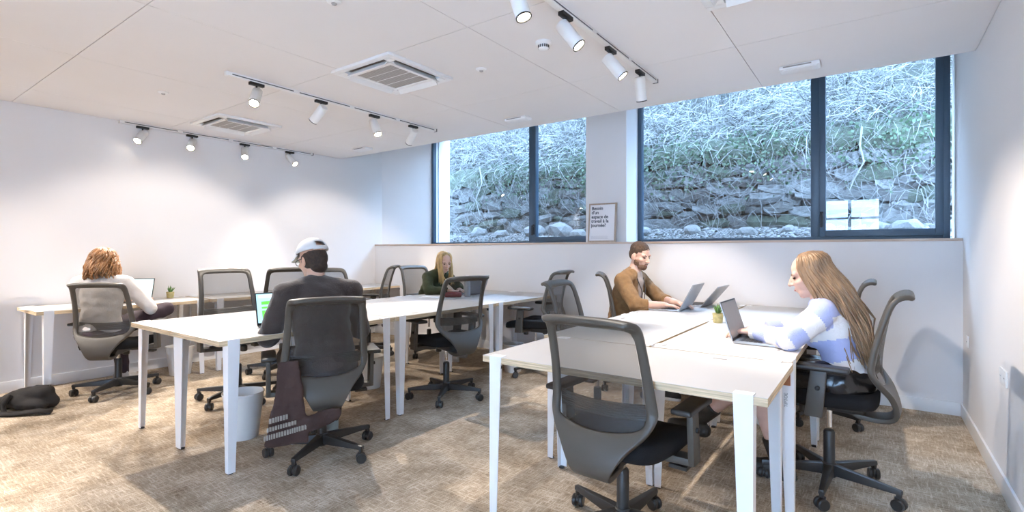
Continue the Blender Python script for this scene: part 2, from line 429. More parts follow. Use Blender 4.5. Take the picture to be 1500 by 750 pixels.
gm.obj('gravel', 'gravel', None, label='pale frosty gravel and litter at the foot of the stone wall', cat='gravel', kind='stuff')
def rock_mesh(seed):
    rnd = random.Random(seed); bm = bmesh.new(); bmesh.ops.create_icosphere(bm, subdivisions=2, radius=1)
    for v in bm.verts:
        v.co *= 1 + .28 * noise.noise(v.co * 1.3 + Vector((seed * 3.1, 0, 0)))
    me = bpy.data.meshes.new('rock'); bm.to_mesh(me); bm.free(); me.materials.append(MATS['rock']); return me
rocks = [rock_mesh(k) for k in range(4)]
rlist = [(-4.55, 7.05, .17), (-4.15, 7.15, .20), (-3.75, 7.0, .13), (-5.3, 7.1, .12), (-5.9, 7.2, .15), (-3.2, 7.1, .13), (-.45, 6.75, .10), (.28, 6.85, .13), (.05, 6.95, .10), (.65, 6.9, .12),
         (-1.3, 6.9, .10), (-2.0, 7.0, .12), (-2.7, 6.95, .11), (-.85, 7.0, .09)]
for k, (x, y, r) in enumerate(rlist):
    o = link('rock', rocks[k % 4], None, ('large pale rounded rock on the gravel at the stone wall' if r > .16 else 'middling pale rock half sunk in the gravel at the stone wall' if r >= .12 else 'small pale rock lying among the gravel at the stone wall'), 'rock', 'rocks at the foot of the stone wall', None, (x, y, gz(x, y) + r * .35), k * 1.3)
    o.scale = (r * 1.25, r, r * .8)

swall = struct('wall_stone', MB().box(-10, 7.55, 1.1, 3, 7.9, 2.76), 'mortar', 'old rubble stone retaining wall outside the windows', 'wall')
sp = []
for seed in range(10):
    rnd = random.Random(seed + 50); bm = bmesh.new(); bmesh.ops.create_cube(bm, size=1)
    bmesh.ops.subdivide_edges(bm, edges=bm.edges, cuts=1, use_grid_fill=True)
    for v in bm.verts:
        p = v.co.copy(); q = p.normalized() * .62; v.co = p.lerp(q, .45) + Vector((rnd.uniform(-.11, .11), rnd.uniform(-.08, .08), rnd.uniform(-.12, .12)))
    me = bpy.data.meshes.new('stone'); bm.to_mesh(me); bm.free()
    me.materials.append(MATS[('stone', 'stone_pale', 'stone', 'stone_moss')[seed % 4]]); sp.append(me)
spc = []
for k in range(4):
    me = sp[k].copy(); me.materials.clear(); me.materials.append(MATS['stone_moss']); spc.append(me)
rs = random.Random(11); z = 1.42; row = 0; ns = 0
while z < 2.42:
    hh = rs.uniform(.11, .19); x = -8.3 + rs.random() * .2
    while x < 1.7:
        w = rs.uniform(.14, .46)
        o = link('stone', rs.choice(sp), swall, loc=(x + w / 2, 7.55 + rs.uniform(-.045, .035), z + hh / 2 + rs.uniform(-.045, .045)))
        o.scale = (w * 1.12, .24, hh * rs.uniform(.85, 1.35)); o.rotation_euler = (rs.uniform(-.12, .12), rs.uniform(-.22, .22), rs.uniform(-.12, .12)); x += w; ns += 1
    z += hh; row += 1
x = -8.3
while x < 1.7:          # heavier mossy capping course
    w = rs.uniform(.5, .9)
    o = link('capping_stone', rs.choice(spc), swall, loc=(x + w / 2, 7.54, z + .15)); o.scale = (w, .30, .33); o.rotation_euler.y = rs.uniform(-.04, .04); x += w

bk = MB(); nx, ny = 70, 26
vs = []
for j in range(ny + 1):
    for i in range(nx + 1):
        x = -13 + 18 * i / nx; y = 7.6 + 4.6 * max(0, j - 1) / (ny - 1)
        if j == 0: vs.append((x, 7.58, 2.3)); continue
        vs.append((x, y, bank_z(y) + .22 * noise.noise(Vector((x * .8, y * .9, 0))) + .12 * noise.noise(Vector((x * 3, y * 3, 2)))))
bk.add(vs, [(j * (nx + 1) + i, j * (nx + 1) + i + 1, (j + 1) * (nx + 1) + i + 1, (j + 1) * (nx + 1) + i) for j in range(ny) for i in range(nx)])
struct('bank', bk, 'soil', 'steep earth bank rising above the stone wall', 'bank', smooth=True)
rt = random.Random(21)
def twigs(n, seed, ya, yb, rad, la, lb, droop):
    mb = MB(); q = random.Random(seed)
    for _ in range(n):
        x = q.uniform(-9.5, 2.2); y = ya + (yb - ya) * q.random() ** 1.2; z = bank_z(y) + q.uniform(-.02, .3)
        d = Vector((q.uniform(-1, 1), q.uniform(-1.0, .3), q.uniform(-.6, 1.0))).normalized(); L = q.uniform(la, lb)
        p = Vector((x, y, z)); pts = [p]
        for k in range(3):
            d = (d + Vector((q.uniform(-.5, .5), q.uniform(-.4, .3), q.uniform(-.5, .3) - droop))).normalized(); p = p + d * L / 3; pts.append(p)
        r = rad * q.uniform(.6, 1.3)
        mb.tube(pts, [r, r * .9, r * .75, r * .4], 3, cap=False)
    return mb
twigs(9500, 1, 7.45, 9.6, .0034, .25, .75, .12).obj('dry_brush', 'twig', None, label='pale tangle of dry brambles covering the bank', cat='brambles', kind='stuff')
twigs(3000, 2, 7.5, 9.6, .005, .3, .8, .1).obj('dark_brush', 'twig_dark', None, label='darker bramble stems under the pale tangle on the bank', cat='brambles', kind='stuff')
wt = MB(); q = random.Random(91)
for _ in range(1500):
    x = q.uniform(-8.3, 1.7); z = q.uniform(1.55, 2.75); p = Vector((x, 7.37 + q.uniform(-.02, .03), z)); d = Vector((q.uniform(-.8, .8), 0, q.uniform(-1, .4))).normalized(); L = q.uniform(.12, .45); pts = [p]
    for k in range(3):
        d = (d + Vector((q.uniform(-.5, .5), 0, q.uniform(-.5, .3)))).normalized(); p = p + d * L / 3 + Vector((0, q.uniform(-.012, .012), 0)); pts.append(p)
    wt.tube(pts, [.0035, .003, .0025, .0015], 3, cap=False)
wt.obj('creepers', 'twig', None, label='fine dry creepers spread over the face of the stone wall', cat='creepers', kind='stuff')
lv = MB()
for _ in range(9000):
    x = rt.uniform(-9.5, 2.2); y = 7.45 + 2.1 * rt.random() ** 1.2; z = bank_z(y) + rt.uniform(0, .28); s = rt.uniform(.012, .035)
    a = Vector((rt.uniform(-1, 1), rt.uniform(-1, 1), rt.uniform(-1, 1))).normalized(); b = a.orthogonal().normalized(); c = Vector((x, y, z))
    lv.add([c - a * s, c + b * s * .5, c + a * s, c - b * s * .5], [(0, 1, 2, 3)])
lv.obj('leaf_litter', 'leaf_dry', None, label='dry frosted leaves scattered through the brambles', cat='leaves', kind='stuff')
iv = MB()
for _ in range(3200):
    cx = rt.choice((-5.4, -4.7, -3.6, -3.9, -2.9, -2.2, -1.6, -1.0, .1, .5)); x = rt.gauss(cx, .28); z = rt.gauss(2.55, .22)
    if z > 3.0: continue
    y = 7.36 + rt.uniform(-.04, .05) + max(0, z - 2.75) * .5; s = rt.uniform(.012, .03)
    a = Vector((rt.uniform(-1, 1), rt.uniform(-.5, .5), rt.uniform(-1, 1))).normalized(); b = Vector((a.z, rt.uniform(-.4, .4), -a.x)).normalized(); c = Vector((x, y, z))
    iv.add([c - a * s, c + b * s * .7, c + a * s, c - b * s * .7], [(0, 1, 2, 3)])
iv.obj('ivy', 'leaf_ivy', None, label='small green ivy and moss clinging to the top of the stone wall', cat='ivy', kind='stuff')
tk = MB().tube([(-4.25, 8.1, 3.0), (-4.22, 8.1, 3.6), (-4.2, 8.15, 4.3), (-4.12, 8.25, 5.6), (-4.0, 8.3, 7.0)], [.16, .13, .12, .11, .09], 10).tube([(-4.2, 8.12, 4.2), (-4.4, 8.0, 4.6), (-4.7, 7.9, 5.4)], [.05, .04, .02], 7)
t_ = thing('tree', 'mossy tree trunk growing from the bank above the stone wall', 'tree', (-4.25, 8.1, 3.0))
o = tk.obj('trunk', 'bark', t_, smooth=True); o.location = (4.25, -8.1, -3.0)
for lb_, pts in (('wide window beside the side wall', [(-.12, 7.30, 2.72), (-.14, 7.28, 2.5), (-.1, 7.29, 2.3), (-.2, 7.3, 2.1), (-.24, 7.3, 1.98)]), ('window beside the left wall', [(-6.0, 7.35, 2.8), (-5.9, 7.30, 2.5), (-6.05, 7.3, 2.2), (-5.95, 7.3, 1.9)])):
    MB().tube(pts, [.012, .011, .01, .008, .005][:len(pts)], 5).obj('root', 'twig', None, label='pale bare root hanging down the stone wall outside the ' + lb_, cat='root', group='roots on the stone wall')
struct('wall_outside', MB().box(XL - .5, YG1 + .12, 1.1, -5.815, 6.33, 3.6), 'render_white', 'bright white rendered outer wall beside the windows', 'wall')

# ------------------------------------------------------------------ ceiling fittings
def track(label, x, y0, y1):
    t = thing('lighting_track', label, 'lighting track', (x, (y0 + y1) / 2, H), 0, 'spotlight tracks on the ceiling')
    h = (y1 - y0) / 2
    MB().box(-.018, -h, -.028, .018, h, 0).obj('rail', 'lamp_white', t, bevel=.002)
    MB().box(-.020, -h - .012, -.03, .020, -h, 0).obj('end_cap', 'lamp_white', t, bevel=.002)
    MB().box(-.020, h, -.03, .020, h + .012, 0).obj('end_cap', 'alu_dark', t, bevel=.002)
    for k in range(1, 4):
        MB().box(-.019, -h + h * k / 2 - .025, -.0285, .019, -h + h * k / 2 + .025, -.001).obj('joint_clip', 'lamp_white', t)
    MB().box(.0180, -h + .03, -.020, .0186, h - .03, -.012).obj('groove', 'alu_dark', t)
    return t
track('white spotlight track tight against the wall with the long wall desks', -6.185, 1.86, 4.0)
track('white spotlight track over the bench of the person in the cap', -3.87, 1.81, 3.98)
track('white spotlight track over the bench of the person with the lanyard', -1.37, 1.66, 3.81)
track('added white spotlight track against the wall at the glazed door end', -6.185, -1.6, .55)  # this and the next two tracks are unseen, added to carry fill lamps
track('added white spotlight track over the open floor towards the glazed door', -3.87, -1.6, .55)
track('added white spotlight track over the open floor in front of the glazed door', -1.37, -1.6, .55)

SP = {}
def spotlight(label, x, y, aim, lit=True, power=1.0, cone=74, group=None):
    t = thing('spotlight', label, 'spotlight', (x, y, H - .0285), 0, group)
    piv = Vector((x, y, H - .105)); d = (Vector(aim) - piv).normalized(); L = .17; r = .038
    MB().box(-.017, -.055, -.022, .017, .055, 0).obj('adapter', 'black', t, bevel=.002)
    MB().tube([(0, 0, -.022), (0, 0, -.085)], .008, 8).obj('stem', 'black', t)
    q = d.orthogonal().normalized(); M = Matrix((q, d.cross(q), d)).transposed(); c = Vector((0, 0, -.085)) - d * .045
    MB().lathe([(.012, 0), (r * .9, .0), (r, .006), (r, L), (r - .004, L), (r - .004, L - .014), (.01, L - .014)], 22, c, 0, M).obj('head', 'lamp_white', t, smooth=False, bevel=.0015)
    MB().lathe([(r - .0045, L - .012), (r - .006, L - .009), (.004, L - .006)], 22, c, 0, M).obj('lens', 'lens_lit' if lit else 'lens_dim', t)
    MB().lathe([(r + .0006, L - .004), (r + .0006, L + .002), (r - .005, L + .002), (r - .005, L - .004)], 22, c, 0, M, closed=True).obj('bezel', 'black', t)
    ld = bpy.data.lights.new('spot_lamp', 'SPOT'); ld.energy = SPOT_W * power; ld.color = SPOT_COL; ld.spot_size = R(cone); ld.spot_blend = .45; ld.shadow_soft_size = .022
    lo = bpy.data.objects.new('lamp', ld); C.objects.link(lo); lo.parent = t; lo.location = c + d * (L + .006)
    lo.rotation_euler = d.to_track_quat('-Z', 'Y').to_euler()
    return t
WL_ = 'white spotlight on the wall-side track, '
spotlight(WL_ + 'above the person with curly hair', -6.185, 2.05, (-4.6, .35, .3))
spotlight(WL_ + 'glaring brightest over the potted plant', -6.185, 2.52, (-3.6, .95, .0), power=1.3)
spotlight(WL_ + 'third along towards the window', -6.185, 3.10, (-4.3, 2.2, .3))
spotlight(WL_ + 'last one before the window', -6.185, 3.68, (-4.0, 4.2, .4))
ML_ = 'white spotlight on the track above the cap wearer, '
spotlight(ML_ + 'glaring at its open-floor end', -3.87, 2.03, (-2.2, .6, .0))
spotlight(ML_ + 'turned towards the wall desks', -3.87, 2.59, (-6.1, 2.2, .6), power=.8)
spotlight(ML_ + 'third along with a small glare', -3.87, 3.16, (-2.6, 3.0, .3))
spotlight(ML_ + 'last one, turned towards the wall', -3.87, 3.66, (-6.1, 4.2, .5), power=.8)
RL_ = 'white spotlight on the track above the crosswise desk, '
spotlight(RL_ + 'farthest from the window', -1.37, 1.95, (-.5, 2.0, .0), lit=False, power=.45)
spotlight(RL_ + 'round lens showing, by the smoke detector', -1.37, 2.42, (.1, 2.7, .5), lit=False, power=.6)
spotlight(RL_ + 'third along, turned to the side wall', -1.37, 3.00, (.1, 3.45, .5), lit=False, power=.8)
spotlight(RL_ + 'last one, hanging straight before the window', -1.37, 3.50, (-1.55, 4.6, .0), lit=False, power=.8)
BL_ = 'white fill spotlight added near the glazed door end, '  # lamps out of view, put in to fill the room with light
for k, (x, y, a, w) in enumerate(((-6.185, -1.2, (-5.6, .6, 0), 'over the wall end'), (-6.185, .2, (-5.7, 1.2, 0), 'beside the first wall desk'), (-3.87, -1.2, (-3.5, -1.4, 0), 'over the middle floor'), (-3.87, .2, (-3.6, -.6, .0), 'over the floor before the benches'),
                                  (-1.37, -1.2, (-1.0, -1.6, 0), 'near the glazed door'), (-1.37, .2, (-1.6, -.6, .0), 'over the floor before the door'))):
    spotlight(BL_ + w, x, y, a)

def cassette(label, x, y):
    t = thing('air_conditioner', label, 'air conditioner', (x, y, H), 0, 'ceiling cassette air conditioners'); a = .315
    m = MB()
    m.box(-a, -a, -.022, a, -a + .045, 0).box(-a, a - .045, -.022, a, a, 0).box(-a, -a + .045, -.022, -a + .045, a - .045, 0).box(a - .045, -a + .045, -.022, a, a - .045, 0)
    m.obj('rim', 'white', t, bevel=.004)
    b = .215
    for sx in (-1, 1):
        for sy in (-1, 1): MB().box(min(sx * .27, sx * b), min(sy * .27, sy * b), -.024, max(sx * .27, sx * b), max(sy * .27, sy * b), 0).obj('corner_panel', 'white', t, bevel=.003)
    m = MB(); c = .185
    m.box(-b, -b, -.028, b, -c, 0).box(-b, c, -.028, b, b, 0).box(-b, -c, -.028, -c, c, 0).box(c, -c, -.028, b, c, 0); m.obj('grille_frame', 'white', t, bevel=.003)
    gr = MB().box(-c, -c, -.022, c, c, -.012).obj('grille', 'grille', t)
    for k in range(3): MB().box(-c, -c + .092 * (k + 1) - .002, -.0235, c, -c + .092 * (k + 1) + .002, -.022).obj('grille_bar', 'white', gr)
    for k in range(23): 
        y0 = -c + .016 * (k + .5); MB().box(-c, y0, -.0228, c, y0 + .004, -.022).obj('grille_slat', 'grille_line', gr)
    for k in range(4):
        M = Matrix.Rotation(k * PI / 2, 4, 'Z')
        s = MB().box(-.205, .218, -.006, .205, .268, -.001); s.v = [tuple(M @ Vector(p)) for p in s.v]; s.obj('outlet_slot', 'slot', t)
        s = MB().hexa([(-.205, .222, -.012), (.205, .222, -.012), (.205, .226, -.008), (-.205, .226, -.008)], [(-.205, .255, -.052), (.205, .255, -.052), (.205, .259, -.048), (-.205, .259, -.048)])
        s.v = [tuple(M @ Vector(p)) for p in s.v]; s.obj('flap', 'white', t)
    return t
cassette('white ceiling air conditioner between the wall-side track and the next track', -5.40, 2.62)
cassette('white ceiling air conditioner beside the track over the bench of the person in the cap', -2.92, 2.56)
cassette('white ceiling air conditioner above the crosswise desk, nearest the side wall', -.42, 2.54)

def disc(name, label, cat, x, y, prof, extra=None):
    t = thing(name, label, cat, (x, y, H)); MB().lathe(prof, 24).obj('body', 'white', t, smooth=False, bevel=.001); 
    if extra: extra(t)
    return t
def slots(t):
    for k in range(16):
        a = 2 * PI * k / 16; M = Matrix.Rotation(a, 4, 'Z'); s = MB().box(.0335, -.004, -.040, .0355, .004, -.022); s.v = [tuple(M @ Vector(p)) for p in s.v]; s.obj('vent_slot', 'black', t)
disc('smoke_detector', 'round white smoke detector with dark slots on the ceiling', 'smoke detector', -1.70, 2.72, [(.001, -.048), (.026, -.046), (.034, -.040), (.034, -.020), (.050, -.014), (.052, 0)], slots)
def eye_(t): MB().lathe([(.001, -.022), (.012, -.020), (.016, -.012)], 16).obj('sensor_eye', 'grille', t, smooth=True)
for x, y, w in ((-2.32, 2.86, 'beside the air conditioner towards the smoke detector'), (-4.81, 1.74, 'over the aisle before the wall-side track'), (-2.32, 1.63, 'at the open-floor side of the ceiling')):
    disc('ceiling_sensor', 'small round white ceiling sensor ' + w, 'sensor', x, y, [(.001, -.014), (.018, -.013), (.036, -.008), (.04, 0)], eye_)
def emergency(label, x, y):
    t = thing('emergency_light', label, 'emergency light', (x, y, H), 0, 'emergency lights along the window edge')
    MB().box(-.125, -.06, -.03, .125, .06, 0).obj('housing', 'white', t, bevel=.01)
    MB().box(-.11, -.048, -.034, .11, .048, -.03).obj('diffuser', 'paper', t, bevel=.002)
    MB().box(-.10, .0605, -.018, .075, .0612, -.009).box(-.10, -.0612, -.018, .075, -.0605, -.009).box(-.1262, -.04, -.018, -.1255, .04, -.009).obj('shadow_gap', 'grille_line', t)
emergency('white emergency light on the ceiling before the wide window', -.43, 4.12)
emergency('white emergency light on the ceiling before the pillar', -2.88, 4.13)
emergency('white emergency light on the ceiling near the left wall corner', -5.35, 4.18)

# ------------------------------------------------------------------ desks
DH = .75
def leg_mesh(L, D, sx, sy):
    m = MB(); xo = sx * (L / 2 - .045); xi = xo - sx * .066; xb = xo - sx * .040   # outer edge upright, inner edge tapering
    yo = sy * (D / 2 + .0045); yi = sy * (D / 2 + .0005); z0, z1 = .006, DH + .004
    def q(x0, x1, y0, y1, z): return [(min(x0, x1), min(y0, y1), z), (max(x0, x1), min(y0, y1), z), (max(x0, x1), max(y0, y1), z), (min(x0, x1), max(y0, y1), z)]
    m.hexa(q(xo, xb, yi, yo, z0), q(xo, xi, yi, yo, z1))
    fy0 = sy * (D / 2 - .030); fy1 = sy * (D / 2 - .060)
    m.hexa(q(xo, xo - sx * .004, yi, fy0, z0), q(xo, xo - sx * .004, yi, fy1, DH - .034))
    m.box(min(xo, xi), min(yi, sy * (D / 2 - .040)), DH, max(xo, xi), max(yi, sy * (D / 2 - .040)), z1)
    m.box(min(xo, xi), min(yi, fy1), DH - .036, max(xo, xi), max(yi, fy1), DH - .0305)
    return m
DM = {}
def desk(label, cx, cy, rz, L=1.253, D=.64, group='office desks'):
    t = thing('desk', label, 'desk', (cx, cy, 0), rz, group); key = (round(L, 3), round(D, 3))
    if key not in DM:
        tb = MB().box(-L / 2, -D / 2, DH - .03, L / 2, D / 2, DH - .0012, 1).box(-L / 2, -D / 2, DH - .0012, L / 2, D / 2, DH, 0)
        d = {'top': tb.mesh('tabletop', ['laminate', 'ply'])}
        for sx in (-1, 1):
            for sy in (-1, 1):
                d[sx, sy] = leg_mesh(L, D, sx, sy).mesh('leg', 'white_metal')
                d['f', sx, sy] = MB().lathe([(.016, 0), (.017, .004), (.014, .007)], 12, (sx * (L / 2 - .062), sy * (D / 2 - .012), 0)).mesh('foot', 'black')
                d['k', sx, sy] = MB().lathe([(.010, 0), (.012, .004), (.012, .020), (.008, .024)], 10, (sx * (L / 2 - .075), sy * (D / 2 - .035), DH - .062)).mesh('clamp_knob', 'black')
        d['grom'] = MB().box(-.03, -.006, DH, .03, .006, DH + .0012).mesh('cable_slot', 'grille_line')
        DM[key] = d
    d = DM[key]; link('tabletop', d['top'], t)
    for sx in (-1, 1):
        for sy in (-1, 1):
            lg = link('leg', d[sx, sy], t); link('foot', d['f', sx, sy], lg); link('clamp_knob', d['k', sx, sy], lg)
    link('cable_slot', d['grom'], t, loc=(.33, D / 2 - .09 if D > 0 else 0, 0))
    return t
# bench of the person in the cap: three pairs running to the window
x0 = -2.925; gy = 1.325; LL = 1.251
who = {(0, 0): 'white desk with plywood edge holding the laptop with the green screen', (0, 1): 'white desk with plywood edge facing the laptop with the green screen, empty',
       (1, 0): 'white desk in the middle of the bench, in front of the empty rotated chair', (1, 1): 'white desk in the middle of the bench, across from the empty rotated chair',
       (2, 0): 'white desk touching the half wall, across from the person in the green sweater', (2, 1): 'white desk touching the half wall, used by the person in the green sweater'}
for j in range(3):
    for i in range(2):
        cx = x0 - .32 - i * .648; cy = gy + LL * (j + .5)
        desk(who[j, i], cx, cy, R(90) if i else R(-90), LL - .004)
# bench of the person with the lanyard
who = {(0, 0): 'white desk with the open laptop of the long-haired person', (1, 0): 'empty white desk touching the half wall beside the long-haired person',
       (0, 1): 'white desk before the empty chair, next to the person with the lanyard', (1, 1): 'white desk touching the half wall with the two grey laptops'}
gy2 = 2.565
for j in range(2):
    for i in range(2):
        cx = -.30 - .32 - i * .660; cy = gy2 + LL * (j + .5)
        t = desk(who[j, i], cx, cy, R(90) if i else R(-90), LL - .004)
        if (j, i) == (0, 0): DK = t
        if (j, i) == (0, 0):
            # brown leather pad and lettering on the inward flange of the near leg (faces the transverse desk)
            lx = (LL - .004) / 2 - .045
            lg = [c for c in t.children if c.name.startswith('leg')]
            lgm = [c for c in lg if c.data == DM[(round(LL - .004, 3), .64)][1, 1]][0]
            MB().box(lx + .0005, .32 - .050, DH - .115, lx + .003, .32 - .010, DH - .045).obj('leather_pad', 'leather_tag', lgm, bevel=.001)
            me = text_mesh('TIPTOE', .020, 'lettering'); me.materials.append(MATS['grey_text'])
            tx = link('lettering', me, lgm); tx.matrix_local = Matrix(((0, 0, 1, lx + .0012), (0, -1, 0, .32 - .022), (1, 0, 0, DH - .215), (0, 0, 0, 1)))
desk('white desk set crosswise at the head of the bench, before the nearest chair', -.91, 2.225, 0, 1.235, .66)
# wall desks
wl = ['white wall desk with the curly-haired person and the potted plant', 'white wall desk in the middle of the row along the wall', 'white wall desk ending the row near the window corner']
for j in range(3):
    desk(wl[j], XL + .022 + .32, 1.095 + 1.33 * (j + .5) + (0 if j == 0 else .02), R(-90), 1.315)

# ------------------------------------------------------------------ task chairs
CH = {}
def build_chair_meshes():
    d = {}
    # five-star base
    d['hub'] = MB().lathe([(.030, .055), (.040, .065), (.042, .10), (.034, .125), (.030, .13)], 18).mesh('hub', 'plastic_dark'); sharp_smooth(d['hub'])
    m = MB()
    m.hexa([(.03, -.027, .070), (.325, -.015, .078), (.325, .015, .078), (.03, .027, .070)], [(.03, -.020, .125), (.325, -.011, .100), (.325, .011, .100), (.03, .020, .125)])
    m.box(.300, -.011, .060, .322, .011, .09)
    d['spoke'] = m.mesh('spoke', 'plastic_dark'); bevel_mesh(d['spoke'], .006)
    m = MB(); Mx = Matrix.Rotation(R(90), 3, 'X')
    for s in (-1, 1): m.lathe([(.010, -.011), (.024, -.011), (.029, -.006), (.029, .006), (.024, .011), (.010, .011)], 16, (0, s * .016, .029), 0, Mx)
    m.lathe([(.021, -.005), (.021, .005)], 12, (0, 0, .033), 0, Mx)
    m.lathe([(.010, .03), (.012, .062)], 10, (.008, 0, 0))
    d['castor'] = m.mesh('castor', 'plastic_dark'); sharp_smooth(d['castor'])
    d['column'] = MB().lathe([(.027, .12), (.027, .29), (.022, .30)], 18).mesh('column', 'plastic_dark'); sharp_smooth(d['column'])
    d['piston'] = MB().lathe([(.014, .29), (.014, .41)], 14).mesh('piston', 'chrome'); sharp_smooth(d['piston'])
    m = MB().hexa([(-.055, -.16, .365), (.055, -.16, .365), (.065, .10, .375), (-.065, .10, .375)], [(-.085, -.16, .425), (.085, -.16, .425), (.10, .13, .430), (-.10, .13, .430)])
    d['mech'] = m.mesh('mechanism', 'plastic_dark'); bevel_mesh(d['mech'], .012)
    m = MB().tube([(.05, .04, .395), (.16, .04, .392), (.235, .045, .385)], [.007, .007, .008], 8).box(.20, .015, .365, .275, .075, .380)
    d['lever'] = m.mesh('lever', 'plastic_dark'); sharp_smooth(d['lever'])
    d['knob'] = MB().lathe([(.02, .330), (.026, .335), (.026, .372), (.02, .378)], 14, (.0, .115, 0)).mesh('tension_knob', 'plastic_dark'); sharp_smooth(d['knob'])
    # seat cushion
    m = MB(); nu = 36
    def ring(k, z, dy=0): 
        out = []
        for i in range(nu):
            a = 2 * PI * i / nu; cx, cy = math.cos(a), math.sin(a); e = .38
            x = math.copysign(abs(cx) ** e, cx) * .245; y = math.copysign(abs(cy) ** e, cy) * .24 + .02
            x *= 1 - .10 * max(0, -(y)) / .24
            zz = z + (-.035 * max(0, (y - .10) / .16) ** 2) * (1 if z > .44 else .5)
            out.append((x * k, (y - .02) * k + .02 + dy, zz))
        return out
    rings = [ring(.80, .428), ring(.96, .432), ring(1.0, .45), ring(1.0, .478), ring(.975, .497), ring(.90, .506), ring(.6, .503), ring(.25, .498)]
    vs = sum(rings, []); k = len(rings)
    fs = [(i * nu + j, i * nu + (j + 1) % nu, (i + 1) * nu + (j + 1) % nu, (i + 1) * nu + j) for i in range(k - 1) for j in range(nu)] + [tuple(range(nu - 1, -1, -1)), tuple((k - 1) * nu + j for j in range(nu))]
    m.add(vs, fs); d['seat'] = m.mesh('seat', 'seat_fabric', True)
    # backrest rows: z, y, half width, forward wrap of the edges
    rows = [(.985, -.352, .178, .0), (1.0, -.335, .200, .0), (.994, -.305, .212, .005), (.962, -.282, .216, .012), (.90, -.266, .219, .02), (.82, -.25, .224, .03), (.74, -.238, .230, .04), (.67, -.231, .236, .045),
            (.62, -.229, .240, .05), (.575, -.234, .240, .05), (.545, -.245, .233, .045), (.50, -.268, .205, .035), (.465, -.285, .165, .022), (.43, -.295, .120, .012), (.40, -.294, .092, .006), (.372, -.275, .078, 0), (.358, -.23, .07, 0), (.360, -.16, .062, 0), (.372, -.10, .06, 0)]
    ss = [-1, -.93, -.82, -.55, -.28, 0, .28, .55, .82, .93, 1]; nc = len(ss)
    V = []
    for z, y, w, wr in rows:
        for s in ss:
            zz = z + (.045 * s * s if .44 < z < .6 else .02 * s * s if .4 < z < .66 else -.012 * s ** 4 if z > .98 else 0)
            V.append((s * w, y + wr * s * s, zz))
    fr, ms = [], []
    for i in range(len(rows) - 1):
        for j in range(nc - 1):
            f = (i * nc + j, i * nc + j + 1, (i + 1) * nc + j + 1, (i + 1) * nc + j)
            (ms if (3 <= i < 10 and 2 <= j < nc - 3) else fr).append(f)
    def sub(fs, name, mt, thick, lev):
        m = MB().add(V, fs); me = m.mesh(name, mt, True); bm = bmesh.new(); bm.from_mesh(me)
        bmesh.ops.delete(bm, geom=[v for v in bm.verts if not v.link_faces], context='VERTS'); bm.to_mesh(me); bm.free()
        o = bpy.data.objects.new('tmp', me); C.objects.link(o)
        if thick: md = o.modifiers.new('s', 'SOLIDIFY'); md.thickness = thick; md.offset = 0
        if lev: md = o.modifiers.new('u', 'SUBSURF'); md.levels = lev; md.render_levels = lev
        bake(o); me = o.data; me.name = name; bpy.data.objects.remove(o); me.polygons.foreach_set('use_smooth', [True] * len(me.polygons)); return me
    d['back_frame'] = sub(fr, 'back_frame', 'plastic', .026, 1)
    d['mesh_panel'] = sub(ms, 'mesh_panel', 'mesh_fabric', 0, 1)
    m = MB(); n = 19
    for i in range(15):
        z = .600 + .0045 * i; 
        for j in range(n):
            s = -1 + 2 * j / (n - 1); m.v.append((s * .198, -.229 + .035 * s * s + (.0035 if i % 2 else 0) + .010, z + .006 * s * s))
    for i in range(14):
        for j in range(n - 1): m.f.append((i * n + j, i * n + j + 1, (i + 1) * n + j + 1, (i + 1) * n + j)); m.m.append(0)
    d['lumbar'] = m.mesh('lumbar_band', 'lumbar')
    for s in (-1, 1):
        m = MB().hexa([(s * .10, .0, .385), (s * .305, .0, .395), (s * .305, .075, .395), (s * .10, .075, .385)] if s > 0 else [(s * .305, .0, .395), (s * .10, .0, .385), (s * .10, .075, .385), (s * .305, .075, .395)],
                      [(s * .10, .0, .42), (s * .305, .0, .425), (s * .305, .075, .425), (s * .10, .075, .42)] if s > 0 else [(s * .305, .0, .425), (s * .10, .0, .42), (s * .10, .075, .42), (s * .305, .075, .425)])
        xa, xb = sorted((s * .285, s * .312))
        m.hexa([(xa, .0, .395), (xb, .0, .395), (xb, .078, .395), (xa, .078, .395)], [(xa, -.02, .625), (xb, -.02, .625), (xb, .052, .625), (xa, .052, .625)])
        d['arm', s] = m.mesh('arm_post', 'plastic'); bevel_mesh(d['arm', s], .007)
        xa, xb = sorted((s * .255, s * .338))
        m = MB().hexa([(xa, -.11, .624), (xb, -.11, .624), (xb, .145, .624), (xa, .145, .624)], [(xa, -.11, .648), (xb, -.11, .648), (xb, .145, .652), (xa, .145, .652)])
        d['pad', s] = m.mesh('arm_pad', 'plastic_dark'); bevel_mesh(d['pad', s], .011, 3)
        d['btn', s] = MB().lathe([(.004, 0), (.011, .002), (.011, .010), (.007, .013)], 12, (s * .312, .02, .54), 0, Matrix.Rotation(R(90) * s, 3, 'Y')).mesh('arm_button', 'black')
    return d
CH.update(build_chair_meshes())
